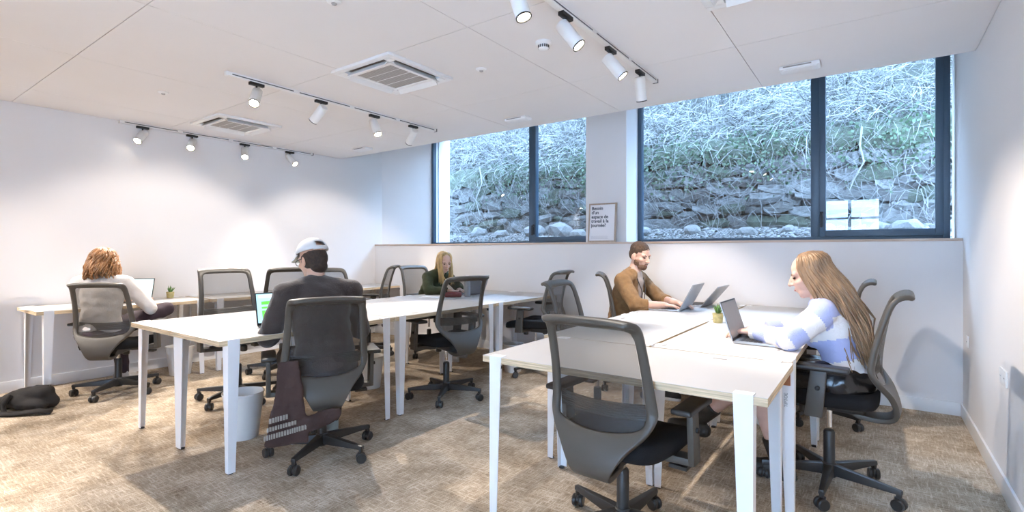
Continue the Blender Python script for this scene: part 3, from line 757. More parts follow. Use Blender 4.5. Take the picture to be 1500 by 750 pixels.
def chair(label, x, y, f, dz=0.0, spin=0.0, group='grey mesh-backed task chairs'):
    t = thing('task_chair', label, 'chair', (x, y, 0), facing(*f), group)
    base = link('base', CH['hub'], t, rz=spin)
    for k in range(5):
        a = spin + 2 * PI * k / 5
        sp_ = link('spoke', CH['spoke'], t, rz=a)
        c = link('castor', CH['castor'], t, rz=a + .9 * k + .4, loc=(.311 * math.cos(a), .311 * math.sin(a), 0))
    link('column', CH['column'], t); link('piston', CH['piston'], t, loc=(0, 0, dz * .6))
    for nm, key in (('mechanism', 'mech'), ('seat', 'seat'), ('back_frame', 'back_frame'), ('mesh_panel', 'mesh_panel'), ('lumbar_band', 'lumbar')):
        link(nm, CH[key], t, loc=(0, 0, dz))
    mech = [c for c in t.children if c.name.startswith('mechanism')][0]
    link('lever', CH['lever'], mech); link('tension_knob', CH['knob'], mech)
    for s in (-1, 1):
        a = link('armrest', CH['arm', s], t, loc=(0, 0, min(dz, .05))); link('arm_pad', CH['pad', s], a); link('arm_button', CH['btn', s], a)
    return t
chair('task chair of the curly-haired person at the wall desk', -5.44, 1.62, (-.70, .71), -.02, .9)
chair('task chair under the person in the cap, dark jacket hanging on it', -2.77, 1.86, (-.88, .47), -.015, .35)
chair('empty task chair across the bench from the person in the cap', -4.36, 2.13, (1, -.08), .09, .5)
chair('empty task chair at the middle wall desk, next to the potted plant desk', -4.95, 2.86, (-.96, .25), .08, .2)
chair('empty task chair at the middle of the bench, facing away from the wall', -4.42, 3.25, (1, .05), .06, .1)
chair('empty task chair at the last wall desk near the window corner', -4.98, 3.98, (-.80, -.6), .07, .6)
chair('task chair behind the person in the green sweater', -4.40, 4.42, (1, -.05), .06, .3)
chair('empty rotated task chair at the middle of the long bench, arm towards the aisle', -2.98, 3.20, (-.95, .20), .04, .15)
chair('empty task chair by the half wall, across from the person in the green sweater', -2.83, 4.38, (-.99, -.1), .05, .4)
chair('empty task chair beside the person with the lanyard, facing the bench', -1.575, 3.23, (1, .10), .03, .75)
chair('task chair of the person with the lanyard', -1.765, 4.40, (.92, .40), .05, .2)
chair('large empty task chair pushed up to the crosswise desk', -.895, 2.085, (.06, 1), -.012, .28)
chair('task chair of the long-haired person in the lilac sweater', -.195, 3.17, (-1, .03), .045, .62)
chair('empty task chair behind the long-haired person, by the half wall', -.34, 4.42, (-1, 0), .04, .3)

# ------------------------------------------------------------------ small things on and under the desks
def bin_(label, x, y, r=.118, h=.29):
    t = thing('waste_bin', label, 'bin', (x, y, 0), 0, 'white waste bins')
    MB().lathe([(r * .72, .0), (r * .74, .004), (r, h - .012), (r + .005, h - .01), (r + .005, h), (r - .004, h), (r * .72 - .004, .006), (.002, .006)], 32).obj('bucket', 'bin_white', t, smooth=False, bevel=.0015)
bin_('white waste bin standing in the open beside the person in the cap', -3.45, 1.72, .125, .305)
bin_('white waste bin under the wall desk with the potted plant', -5.72, 2.22, .125)
bin_('white waste bin under the middle of the bench, by the leg pair', -3.75, 3.02, .115)
bin_('white waste bin under the bench end by the half wall', -3.05, 4.28, .115)
bin_('white waste bin under the crosswise end of the bench of the long-haired person', -.62, 4.05, .115)
bin_('white waste bin under the wall desk before the empty chair', -5.55, 3.72, .12)

def plant(label, x, y, seed):
    t = thing('potted_plant', label, 'plant', (x, y, DH))
    MB().lathe([(.028, 0), (.031, .003), (.036, .062), (.037, .066), (.033, .066), (.031, .055), (.002, .055)], 20).obj('pot', 'pot', t, bevel=.001)
    q = random.Random(seed)
    for k in range(15):
        a = 2 * PI * k / 15 * 2.4 + q.uniform(-.2, .2); ti = .15 + .8 * (k / 15) * q.uniform(.7, 1); L = q.uniform(.05, .075); d = Vector((math.cos(a) * math.sin(ti), math.sin(a) * math.sin(ti), math.cos(ti)))
        p = Vector((0, 0, .055)); m = MB(); m.tube([p, p + d * L * .35, p + d * L * .7 + Vector((0, 0, .004)), p + d * L + Vector((0, 0, .010))], [.006, .009, .006, .001], 6, squash=(-math.sin(a), math.cos(a), 0))
        m.obj('leaf', 'succulent', t, smooth=True)
plant('small succulent in a yellow pot on the wall desk', -6.04, 2.25, 1)
plant('small succulent in a woven pot behind the long-haired person\'s laptop', -.885, 3.70, 2)

def laptop(label, x, y, f, ang=105, w=.325, dp=.225, scr='screen_off', lid='alu', art=None, z=DH):
    """f = direction the screen faces (towards the user)"""
    t = thing('laptop', label, 'laptop', (x, y, z), facing(-f[0], -f[1]), 'open laptops')
    MB().box(-w / 2, -dp, .002, w / 2, .0, .014).obj('base', lid, t, bevel=.003)
    kb = MB().box(-w / 2 + .02, -dp * .62, .0140, w / 2 - .02, -.02, .0145).obj('keyboard', 'alu_dark', t)
    for r_ in range(5):
        for c_ in range(12):
            kw = (w - .05) / 12; kx = -w / 2 + .025 + c_ * kw; ky = -dp * .60 + r_ * .022
            MB().box(kx + .001, ky, .0145, kx + kw - .001, ky + .018, .0158).obj('key', 'keys', kb)
    MB().box(-.05, -dp + .012, .0140, .05, -dp * .66, .0144).obj('touchpad', 'alu_dark', t)
    h = dp * .97; M = Matrix.Translation((0, .0, .012)) @ Matrix.Rotation(-R(ang - 90), 4, 'X')
    def put(mb): mb.v = [tuple(M @ Vector(p)) for p in mb.v]; return mb
    ld = put(MB().box(-w / 2, 0, 0, w / 2, .006, h)).obj('lid', lid, t, bevel=.002)
    put(MB().box(-w / 2 + .002, -.0008, .002, w / 2 - .002, -.0001, h - .002)).obj('bezel', 'black', ld)
    put(MB().box(-w / 2 + .008, -.0016, .016, w / 2 - .008, -.0009, h - .009)).obj('display', scr, ld)
    MB().tube([(-w / 2 + .03, .002, .012), (w / 2 - .03, .002, .012)], .005, 8).obj('hinge', 'alu_dark', t)
    for (a, b, c, d_, mt) in (art or []):
        put(MB().box(-w / 2 + .008 + a * (w - .016), -.0022, .016 + c * (h - .025), -w / 2 + .008 + b * (w - .016), -.0017, .016 + d_ * (h - .025))).obj('screen_area', mt, ld)
    return t
laptop('laptop with a pale blue page on screen at the wall desk', -6.02, 1.90, (.80, -.6), 112, .35, .23, 'screen_cool', 'alu_dark', [(.05, .6, .78, .81, 'screen_row'), (.05, .5, .62, .65, 'screen_row'), (.05, .7, .45, .48, 'screen_row'), (0, 1, .93, 1, 'screen_row')])
laptop('laptop with a green table on screen before the person in the cap', -3.26, 1.875, (1, 0), 100, .32, .22, 'screen_blue', 'alu_dark',
       [(.10, .92, .62, .74, 'screen_green'), (.10, .92, .48, .55, 'screen_green'), (.10, .92, .12, .42, 'screen_green'), (.05, .95, .86, .96, 'screen_cool')])
laptop('silver laptop seen from behind its lid before the person in the green sweater', -3.70, 4.44, (-1, 0), 112, .33, .23, 'screen_blue')
laptop('grey laptop the person with the lanyard is typing on', -1.30, 4.32, (-1, -.02), 118, .36, .25, 'screen_off')
laptop('second grey laptop standing beside the one being typed on', -1.235, 4.76, (-1, .05), 130, .34, .24, 'screen_off')
laptop('thin laptop of the long-haired person, hands on its keys', -.615, 3.07, (1, -.02), 108, .32, .225, 'screen_off', 'alu')

t = thing('water_bottle', 'ribbed clear plastic water bottle beside the silver laptop', 'bottle', (-3.60, 4.20, DH))
MB().lathe([(.03, 0), (.034, .006)] + [(.034 - .002 * (k % 2), .02 + k * .012) for k in range(12)] + [(.032, .17), (.014, .20), (.014, .212)], 18).obj('body', 'bottle_plastic', t, smooth=True)
MB().lathe([(.016, .210), (.016, .228), (.014, .230)], 16).obj('cap', 'white', t)
t = thing('pencil_case', 'dark red pencil case lying beside the water bottle', 'pencil case', (-3.68, 4.06, DH), .9)
m = MB(); m.tube([(-.09, 0, .028), (-.085, 0, .028), (0, 0, .03), (.085, 0, .028), (.09, 0, .028)], [.015, .026, .029, .026, .015], 12); m.obj('body', 'case_red', t, smooth=True)
MB().tube([(-.08, 0, .057), (0, 0, .0598), (.08, 0, .057)], .003, 6).obj('zip', 'black', t)
t = thing('papers', 'small stack of white papers by the elbow of the person in the green sweater', 'papers', (-3.88, 3.92, DH), .4)
MB().box(-.105, -.074, 0, .105, .074, .003).obj('sheet', 'paper', t); s_ = MB().box(-.1, -.07, .003, .1, .07, .006).obj('sheet', 'paper', t); s_.rotation_euler.z = .12
t = thing('notepad', 'thin white notepad at the end of the wall desk', 'notepad', (-5.85, 1.22, DH), .2)
MB().box(-.1, -.14, 0, .1, .14, .006).obj('cover', 'paper', t, bevel=.001); MB().box(-.1, .13, .006, .1, .14, .008).obj('binding', 'grille', t)

# poster on the ledge
t = thing('framed_poster', 'framed text poster leaning against the pillar on the ledge', 'poster', (-2.455, YW + .045, ZS), 0); W_, H_ = .325, .435
t.rotation_euler = (R(-6), 0, R(3))
MB().box(-W_ / 2, -.012, 0, -W_ / 2 + .016, .012, H_).box(W_ / 2 - .016, -.012, 0, W_ / 2, .012, H_).box(-W_ / 2 + .016, -.012, 0, W_ / 2 - .016, .012, .016).box(-W_ / 2 + .016, -.012, H_ - .016, W_ / 2 - .016, .012, H_).obj('frame', 'poster_frame', t, bevel=.001)
MB().box(-W_ / 2 + .014, -.004, .014, W_ / 2 - .014, .008, H_ - .014).obj('sheet', 'poster_paper', t)
for k, s in enumerate(('Besoin', "d'un", 'espace de', 'travail à la', 'journée?')):
    me = text_mesh(s, .052, 'text_line', bold=.0012); me.materials.append(MATS['poster_ink'])
    o = link('text_line', me, t); o.matrix_local = Matrix(((.96, 0, 0, -W_ / 2 + .033), (0, 0, -1, -.0052), (0, 1, 0, H_ - .072 - k * .048), (0, 0, 0, 1)))
for k in range(4):
    MB().box(-W_ / 2 + .033, -.0052, .038 + k * .009, W_ / 2 - (.10 if k % 2 else .085), -.0045, .040 + k * .009).obj('small_print', 'poster_ink_light', t)

# sockets
def socket(label, y, z, double):
    t = thing('wall_socket', label, 'socket', (XR, y, z), 0); n = 2 if double else 1
    for k in range(n):
        MB().box(-.009, -.041 + k * .085, -.041, 0, .041 + k * .085, .041).obj('plate', 'white', t, bevel=.004)
        MB().lathe([(.020, 0), (.020, .001)], 16, (-.0098, k * .085, 0), 0, Matrix.Rotation(R(90), 3, 'Y')).obj('outlet', 'paper', t)
        MB().lathe([(.003, 0), (.003, .001)], 8, (-.0104, -.008 + k * .085, 0), 0, Matrix.Rotation(R(90), 3, 'Y')).lathe([(.003, 0), (.003, .001)], 8, (-.0104, .008 + k * .085, 0), 0, Matrix.Rotation(R(90), 3, 'Y')).obj('pin_hole', 'black', t)
socket('single white socket on the side wall next to the half wall', 4.83, .60, False)
socket('double white socket on the side wall behind the long-haired person\'s chair', 3.55, .60, True)

# backpack slumped on the floor
def blob(prims, voxel, smooth=6, name='blob'):
    me = prims.mesh(name, 'bag'); o = bpy.data.objects.new('tmp', me); C.objects.link(o)
    md = o.modifiers.new('r', 'REMESH'); md.mode = 'VOXEL'; md.voxel_size = voxel
    if smooth: md = o.modifiers.new('s', 'SMOOTH'); md.factor = .5; md.iterations = smooth
    bake(o); me = o.data; bpy.data.objects.remove(o); me.materials.clear(); me.polygons.foreach_set('use_smooth', [True] * len(me.polygons)); me.polygons.foreach_set('material_index', [0] * len(me.polygons)); return me
def ripple(me, amp, freq, seed=0):
    n = len(me.vertices); co = np.empty(n * 3, 'f'); no = np.empty(n * 3, 'f'); me.vertices.foreach_get('co', co); me.vertex_normals.foreach_get('vector', no)
    co = co.reshape(-1, 3); no = no.reshape(-1, 3)
    for i in range(n):
        p = Vector(co[i]) * freq + Vector((seed, seed * 2.1, 0)); co[i] += no[i] * (amp * noise.noise(p) + amp * .5 * noise.noise(p * 2.3))
    me.vertices.foreach_set('co', co.ravel()); me.update(); return me
bp = thing('backpack', 'black backpack slumped on the floor beside the wall desk leg', 'backpack', (-5.47, 1.03, 0), R(32))
m = MB().ell((0, 0, .075), (.20, .12, .075)).ell((.06, .01, .11), (.15, .10, .07), Matrix.Rotation(R(-10), 3, 'Y')).ell((-.14, -.02, .055), (.12, .09, .05)).ell((.10, -.06, .05), (.13, .07, .05)).cap((.13, .03, .12), (.19, .02, .06), .05, .05)
me = ripple(blob(m, .009, 4), .012, 9, 2); me.materials.append(MATS['bag']); link('pack_body', me, bp)
def strap(pts, w, mt, par, nm='strap'):
    MB().tube(pts, w, 8, squash=(0, 1, .2)).obj(nm, mt, par, smooth=True)
strap([(-.18, -.03, .06), (-.28, -.05, .045), (-.36, -.05, .03), (-.44, -.10, .014)], .035, 'bag', bp)
strap([(-.02, -.10, .13), (-.03, -.15, .07), (.0, -.17, .018), (.10, -.18, .012)], .026, 'bag', bp)
strap([(-.42, -.15, .010), (-.25, -.19, .012), (-.08, -.20, .012), (.10, -.19, .016), (.25, -.15, .03), (.33, -.12, .02)], .032, 'bag', bp)
MB().tube([(-.12, .06, .12), (-.02, .10, .155), (.12, .08, .165), (.19, .0, .12)], .004, 6).obj('zip', 'black', bp)

# ------------------------------------------------------------------ people
def lerp(a, b, t): return Vector(a).lerp(Vector(b), t)
def head_frame(c, yaw, pitch, roll=0):
    return Matrix.Translation(c) @ Matrix.Rotation(yaw, 4, 'Z') @ Matrix.Rotation(-pitch, 4, 'X') @ Matrix.Rotation(roll, 4, 'Y')
def head_prims(M, female=False):
    m = MB(); k = .95 if female else 1.0
    m.ell((0, -.012, .035), (.073, .092, .082)); m.ell((0, .022, -.02), (.062 * k, .070, .080)); m.ell((0, .038, -.075), (.044 * k, .044, .038)); m.ell((0, .062, -.096), (.020, .018, .016))
    m.cap((0, .086, .010), (0, .106, -.026), .008, .0115); m.ell((-.011, .094, -.029), (.009, .009, .008)); m.ell((.011, .094, -.029), (.009, .009, .008))
    m.cap((-.045, .066, .024), (.045, .066, .024), .013, .013); m.ell((-.042, .052, -.022), (.022, .024, .022)); m.ell((.042, .052, -.022), (.022, .024, .022))
    m.ell((0, .082, -.056), (.022, .012, .007)); m.ell((0, .080, -.067), (.019, .012, .007))
    for s in (-1, 1): m.ell((s * .074, -.012, -.012), (.010, .020, .031), Matrix.Rotation(s * .25, 3, 'Z')); m.ell((s * .071, -.002, -.030), (.010, .012, .014))
    m.v = [tuple(M @ Vector(p)) for p in m.v]; return m
def hand_prims(wr, fwd, up, side, curl=.5, spread=.12):
    """side: +1 thumb on the +right-hand cross side; up = back of the hand"""
    f = Vector(fwd).normalized(); u = Vector(up); u = (u - f * u.dot(f)).normalized(); r = f.cross(u) * side   # r points to the thumb side
    w = Vector(wr); m = MB()
    m.cap(w - f * .04, w + f * .02, .025, .026); m.cap(w + f * .02 + r * .014, w + f * .078 + r * .024, .017, .013); m.cap(w + f * .02, w + f * .083 + r * .004, .017, .0125)
    m.cap(w + f * .02 - r * .008, w + f * .078 - r * .016, .016, .012); m.cap(w + f * .02 - r * .016, w + f * .068 - r * .034, .015, .011); m.cap(w + f * .03 + r * .02, w + f * .06 - r * .02, .014, .014)
    for k, (ro, fo, L) in enumerate(((.028, .080, .072), (.006, .086, .080), (-.016, .081, .074), (-.036, .071, .058))):
        b = w + f * fo + r * ro; a = curl * .5; d = f + r * (ro * spread * 6)
        p = b; rad = .0095 if k < 3 else .0082
        for j, q in enumerate((.45, .30, .25)):
            dd = (d.normalized() * math.cos(a) - u * math.sin(a)); n = p + dd * L * q; m.cap(p, n, rad, rad * .9, 10); p = n; rad *= .9; a += curl * .75
    b = w + f * .022 + r * .024; d1 = (f * .6 + r * .75 - u * .25).normalized(); d2 = (f * .9 + r * .35 - u * .3).normalized()
    m.cap(w + f * .015 + r * .012, b, .017, .015); m.cap(b, b + d1 * .035, .0145, .012); m.cap(b + d1 * .035, b + d1 * .035 + d2 * .03, .0115, .0095)
    return m
def foot_prims(ank, d, grow=0.0, sole=True):
    d = Vector((d[0], d[1], 0)).normalized(); a = Vector(ank); m = MB(); z = .034 + grow * .3
    def at(k, zz): return Vector((a.x + d.x * k, a.y + d.y * k, a.z - .09 + zz))
    m.cap(at(-.045, .036), at(.06, .042), .036 + grow, .042 + grow); m.cap(at(.06, .040), at(.16, .030), .040 + grow, .032 + grow); m.cap(a + Vector((0, 0, .03)), at(.0, .05), .036 + grow, .042 + grow)
    return m
def join(*ms):
    o = MB()
    for m in ms: o.add(m.v, m.f)
    return o
def cloth(name, prims, mats, parent, voxel=.011, smooth=5, amp=.006, freq=9, pick=None, seed=0):
    me = blob(prims, voxel, smooth, name)
    if amp: ripple(me, amp, freq, seed)
    for q in mats if isinstance(mats, (list, tuple)) else [mats]: me.materials.append(MATS[q])
    if pick:
        me.polygons.foreach_set('material_index', [pick(p.center) for p in me.polygons])
    return link(name, me, parent)
def torso(P, g=0.0, bust=False):
    m = MB(); pel, bel, che, nk = [Vector(P[k]) for k in ('pelvis', 'belly', 'chest', 'neck')]; sl, sr = Vector(P['sl']), Vector(P['sr'])
    ax = (sr - sl).normalized(); upv = (nk - pel).normalized(); fw = upv.cross(ax).normalized()
    M = Matrix((ax, fw, upv)).transposed(); k = P.get('k', 1.0)
    def e(c, r): m.ell(c, tuple((q * k + g) for q in r), M, 20, 12)
    e(pel, (.165, .115, .115)); e(lerp(pel, bel, .5), (.152, .105, .11)); e(bel, (.142, .100, .12)); e(lerp(bel, che, .5), (.150, .102, .12)); e(che, (.162, .108, .13)); e(lerp(che, nk, .5), (.15, .088, .085))
    m.cap(sl, sr, .058 * k + g, .058 * k + g); m.cap(lerp(sl, nk, .1), lerp(nk, nk + upv, .0) - upv * .02, .055 * k + g, .06 * k + g); m.cap(lerp(sr, nk, .1), nk - upv * .02, .055 * k + g, .06 * k + g)
    if bust:
        for s in (-1, 1): m.ell(che + ax * s * .07 + fw * .075 - upv * .015, (.06 + g, .055 + g, .06 + g), M)
    return m
def arms(P, g=0.0, end=0.9, flat=True, side='lr'):
    m = MB()
    for s in side:
        a, b, c = Vector(P['s' + s]), Vector(P['e' + s]), Vector(P['w' + s]); k = P.get('k', 1.0); w = lerp(b, c, end)
        m.cap(a, b, .052 * k + g, .043 * k + g); m.cap(b, w, .043 * k + g, (.032 if end > .8 else .038) * k + g, flat_b=flat)
    return m
def legs(P, g=0.0, end=1.0, side='lr', flat=False, calf=True):
    m = MB()
    for s in side:
        h, kn, an = Vector(P['h' + s]), Vector(P['k' + s]), Vector(P['a' + s]); k = P.get('k', 1.0)
        m.cap(h, kn, .085 * k + g, .060 * k + g)
        if calf:
            m.cap(kn, lerp(kn, an, .35), .056 * k + g, .056 * k + g); m.cap(lerp(kn, an, .35), lerp(kn, an, end), .056 * k + g, .040 * k + g, flat_b=flat)
    return m
def person(label, x, y, f, P, female=False, skin='skin', arm_skin=True):
    t = thing('person', label, 'person', (x, y, 0), facing(*f)); HM = head_frame(Vector(P['head']), P.get('yaw', 0), P.get('pitch', 0), P.get('roll', 0)); P['HM'] = HM
    low = join(torso(P, -.004), arms(P, 0, 1.0, False), legs(P, 0))
    nb = Vector(P['neck']) - Vector((0, 0, .04)); low.cap(nb, HM @ Vector((0, -.015, -.05)), .058 if not female else .050, .050 if not female else .044)
    a = blob(low, .012, 4, 'body')
    hd = head_prims(HM, female); hd.cap(nb + Vector((0, 0, .03)), HM @ Vector((0, -.015, -.045)), .054 if not female else .046, .050 if not female else .044)
    b = blob(hd, .0042, 3, 'head')
    # press in the eye sockets
    for v in b.vertices:
        q = HM.inverted() @ v.co
        if q.y > .04:
            for s in (-1, 1):
                dd = (q.x - s * .030) ** 2 / .014 ** 2 + (q.z - .006) ** 2 / .009 ** 2
                if dd < 4: v.co += (HM.to_3x3() @ Vector((0, -1, 0))) * .008 * math.exp(-dd)
    ms = [a, b]
    for s in 'lr':
        if P.get('hand_' + s) is not None:
            fw, up, cu = P['hand_' + s]; ms.append(blob(hand_prims(P['w' + s], fw, up, 1 if s == 'l' else -1, cu), .0034, 2, 'hand'))
    bm = bmesh.new()
    for me in ms: bm.from_mesh(me)
    me = bpy.data.meshes.new('body'); bm.to_mesh(me); bm.free(); me.materials.append(MATS[skin]); me.polygons.foreach_set('use_smooth', [True] * len(me.polygons))
    body = link('body', me, t)
    for s in (-1, 1):
        e = MB().ell((s * .030, .0755, .004), (.0125, .008, .0055), nu=10, nv=6); e.v = [tuple(HM @ Vector(p)) for p in e.v]; e.obj('eye', 'eye', t, smooth=True)
    l_ = MB().ell((0, .0905, -.0605), (.019, .006, .006), nu=12, nv=6); l_.v = [tuple(HM @ Vector(p)) for p in l_.v]; l_.obj('lips', 'lip', t, smooth=True)
    return t, HM
def hm(HM, p): return HM @ Vector(p)
def brows(t, HM, mt):
    for s in (-1, 1):
        m = MB().tube([hm(HM, (s * .014, .0835, .019)), hm(HM, (s * .030, .081, .026)), hm(HM, (s * .047, .070, .021))], [.003, .0034, .002], 6); m.obj('eyebrow', mt, t, smooth=True)
def shoes(t, P, mt, dirs, grow=.004, sides='lr', boots=0, name='shoe'):
    for s in sides:
        m = foot_prims(P['a' + s], dirs[s], grow)
        if boots: m.cap(Vector(P['a' + s]), lerp(P['a' + s], P['k' + s], boots), .047, .053, flat_b=True)
        o = cloth(name, m, mt, t, .007, 3, .002, 20)
        d = Vector((dirs[s][0], dirs[s][1], 0)).normalized(); n = Vector((-d.y, d.x, 0)); a = Vector(P['a' + s]); z0 = a.z - .09
        if dirs[s][2:] == (): 
            q = MB(); prof = [(-.085, .030), (-.06, .040), (.0, .041), (.08, .047), (.14, .044), (.185, .026), (.195, .0)]
            pts = [(k, w) for k, w in prof] + [(k, -w) for k, w in prof[-2::-1]]
            n_ = len(pts); vs = [(a.x + d.x * k + n.x * w, a.y + d.y * k + n.y * w, z0 + zz) for zz in (.0, .024) for k, w in pts]
            q.add(vs, [tuple(range(n_ - 1, -1, -1)), tuple(range(n_, 2 * n_))] + [(i, (i + 1) % n_, n_ + (i + 1) % n_, n_ + i) for i in range(n_)])
            q.obj('sole', 'shoe_white' if not boots else 'black', o, bevel=.003)

def strands(paths, r, sides=5, taper=.35):
    m = MB()
    for p in paths:
        n = len(p); m.tube(p, [r * (1 - (1 - taper) * (i / (n - 1)) ** 2) * (0.75 if i == 0 else 1) for i in range(n)], sides, cap=True)
    return m
def smooth_path(pts, n=10):
    P = [Vector(p) for p in pts]; P = [P[0] * 2 - P[1]] + P + [P[-1] * 2 - P[-2]]; out = []
    segs = len(P) - 3
    for k in range(n + 1):
        u = k / n * segs; i = min(int(u), segs - 1); t = u - i; a, b, c, d = P[i:i + 4]
        out.append(.5 * ((2 * b) + (c - a) * t + (2 * a - 5 * b + 4 * c - d) * t * t + (3 * b - a - 3 * c + d) * t ** 3))
    return out
def scalp(az, el, k=1.0):
    """point on the skull: az 0 = forehead, pi = back; el up"""
    return Vector((math.sin(az) * math.cos(el) * .077 * k, math.cos(az) * math.cos(el) * .094 * k - .012, math.sin(el) * .086 * k + .035))

# --- person 1: curly hair, white knit, at the wall desk
P = dict(pelvis=(0, -.10, .57), belly=(0, -.085, .70), chest=(-.02, -.035, .86), neck=(-.03, .0, 1.01), head=(-.04, .02, 1.15), yaw=.05, pitch=.12,
         sl=(-.205, -.02, .965), sr=(.155, -.01, .955), el=(-.24, .10, .74), er=(.31, .07, .73), wl=(-.10, .30, .79), wr=(.12, .33, .795),
         hl=(-.09, -.05, .57), hr=(.09, -.05, .57), kl=(-.11, .34, .53), kr=(.33, .30, .70), al=(-.06, .34, .09), ar=(.06, .44, .60),
         hand_l=((.3, 1, 0), (0, 0, 1), .45), hand_r=((-.15, 1, 0), (0, 0, 1), .45), k=.95)
t, HM = person('person with curly auburn hair in a white knit at the wall desk', -5.50, 1.56, (-.70, .71), P, True)
cloth('sweater', join(torso(P, .016), arms(P, .017, .93)), 'knit_white', t, .011, 5, .009, 10, seed=1)
cloth('trousers', join(legs(P, .012, .95), MB().ell(Vector(P['pelvis']) - Vector((0, .0, .04)), (.19, .14, .09))), 'trouser_plum', t, .012, 4, .006, 10, seed=2)
shoes(t, P, 'shoe_white', {'l': (.1, 1), 'r': (-.8, .3, 1)})
q = random.Random(5); paths = []
for k in range(250):
    az = q.uniform(-PI * .999, PI * .999); 
    if abs(az) < .75 and q.random() < .7: continue
    el = q.uniform(.15, 1.45); a = scalp(az, el, 1.02); L = q.uniform(.17, .25); out = Vector((math.sin(az), math.cos(az), 0)); pts = []
    n = 13; ph = q.uniform(0, 6.3); fr = q.uniform(9, 14); am = q.uniform(.008, .016); b = scalp(az, .0, 1.22); span = (1.5 - el)
    tot = L
    for i in range(n + 1):
        u = i / n
        if u < .45: e = el + (-.1 - el) * (u / .45); p = scalp(az, e, 1.06 + .22 * u)
        else: p = scalp(az, -.1, 1.16) + Vector((0, 0, -1)) * ((u - .45) / .55) * (L - .06) + out * (.028 * math.sin((u - .45) * 3.0))
        side = Vector((math.cos(az), -math.sin(az), 0)); p = p + side * am * math.sin(fr * u + ph) * min(1, u * 3) + out * am * math.cos(fr * u + ph) * min(1, u * 3)
        pts.append(hm(HM, p))
    paths.append(pts)
hr_ = strands(paths, .0095, 5, .5); cm = MB().ell((0, -.018, .035), (.080, .096, .088)); hr_.add([tuple(HM @ Vector(p)) for p in cm.v], cm.f)
hr_.obj('hair', 'hair_auburn', t, smooth=True)

# --- person 2: cap, dark brown sweater, at the green screen
P = dict(pelvis=(0, -.10, .57), belly=(0, -.06, .71), chest=(-.01, .01, .88), neck=(-.02, .075, 1.045), head=(-.035, .125, 1.19), yaw=.45, pitch=.28,
         sl=(-.205, .04, .985), sr=(.185, .06, .985), el=(-.29, .14, .72), er=(.27, .15, .72), wl=(-.14, .40, .785), wr=(.12, .42, .785),
         hl=(-.095, -.05, .57), hr=(.095, -.05, .57), kl=(-.15, .36, .54), kr=(.17, .37, .54), al=(-.12, .33, .09), ar=(.14, .40, .09),
         hand_l=((.15, 1, 0), (0, 0, 1), .5), hand_r=((-.15, 1, 0), (0, 0, 1), .5), k=1.06)
t, HM = person('person in a pale cap and dark brown sweater working at the green screen', -2.77, 1.86, (-.92, .40), P)
cloth('sweater', join(torso(P, .018), arms(P, .020, .94)), 'knit_brown', t, .011, 5, .011, 8, seed=3)
cloth('trousers', join(legs(P, .014, .97), MB().ell(Vector(P['pelvis']) - Vector((0, -.01, .05)), (.20, .145, .09))), 'trouser_dark', t, .012, 4, .008, 9, seed=4)
shoes(t, P, 'shoe_grey', {'l': (-.1, 1), 'r': (.15, 1)})
m = MB().ell((0, -.022, .005), (.078, .090, .085)).ell((0, -.055, -.055), (.056, .045, .045)); m.v = [tuple(HM @ Vector(p)) for p in m.v]
me = blob(m, .006, 3); me.materials.append(MATS['hair_dark']); link('hair', me, t)
cp = MB(); n = 32; rows_ = 9; vs = []
for i in range(rows_):
    e = R(3) + (PI / 2 - R(3)) * i / (rows_ - 1) * .985
    for j in range(n):
        az = 2 * PI * j / n; p = scalp(az, e, 1.0); vs.append(Vector((math.sin(az) * math.cos(e) * .088, math.cos(az) * math.cos(e) * .106 - .012, math.sin(e) * .094 + .042)))
fs = []
for i in range(rows_ - 1):
    for j in range(n):
        az = 2 * PI * (j + .5) / n
        if i == 1 and abs(az - PI) < .48: continue          # adjuster opening at the back
        if i == 2 and abs(az - PI) < .30: continue
        fs.append((i * n + j, i * n + (j + 1) % n, (i + 1) * n + (j + 1) % n, (i + 1) * n + j))
fs.append(tuple((rows_ - 1) * n + j for j in range(n)))
capo = cp.add([HM @ v for v in vs], fs).obj('cap', 'cap_cloth', t, smooth=True); md = capo.modifiers.new('s', 'SOLIDIFY'); md.thickness = .005; bake(capo)
br = MB(); vs = []
for i in range(6):
    for j in range(13):
        a = -1.15 + 2.3 * j / 12; rr_ = 1 + i / 5 * .72; vs.append(HM @ Vector((math.sin(a) * .088 * (1 + i / 5 * .12), math.cos(a) * .106 * rr_ - .012 - (0 if i else .004), .045 - .012 * (i / 5) - .016 * (abs(math.sin(a)) ** 2) * (i / 5))))
bo = br.add(vs, [(i * 13 + j, i * 13 + j + 1, (i + 1) * 13 + j + 1, (i + 1) * 13 + j) for i in range(5) for j in range(12)]).obj('brim', 'cap_cloth', capo, smooth=True); md = bo.modifiers.new('s', 'SOLIDIFY'); md.thickness = .005; bake(bo)
MB().tube([HM @ Vector((math.sin(a) * .0885, math.cos(a) * .107 - .012, .047)) for a in [PI - .62 + 1.24 * k / 8 for k in range(9)]], .006, 6).obj('strap', 'cap_cloth', capo, smooth=True)
MB().ell(hm(HM, (0, -.012, .138)), (.008, .008, .005)).obj('button', 'cap_cloth', capo, smooth=True)
gl = MB()
for s in (-1, 1):
    gl.tube([hm(HM, (s * .032 + .025 * math.cos(a), .094, .004 + .019 * math.sin(a))) for a in [2 * PI * k / 14 for k in range(15)]], .0022, 6)
    gl.tube([hm(HM, (s * .057, .092, .010)), hm(HM, (s * .075, .05, .010)), hm(HM, (s * .080, -.005, .008)), hm(HM, (s * .079, -.025, -.006))], .003, 6)
gl.tube([hm(HM, (-.008, .096, .008)), hm(HM, (.008, .096, .008))], .002, 6); gl.obj('glasses', 'black', t, smooth=True)

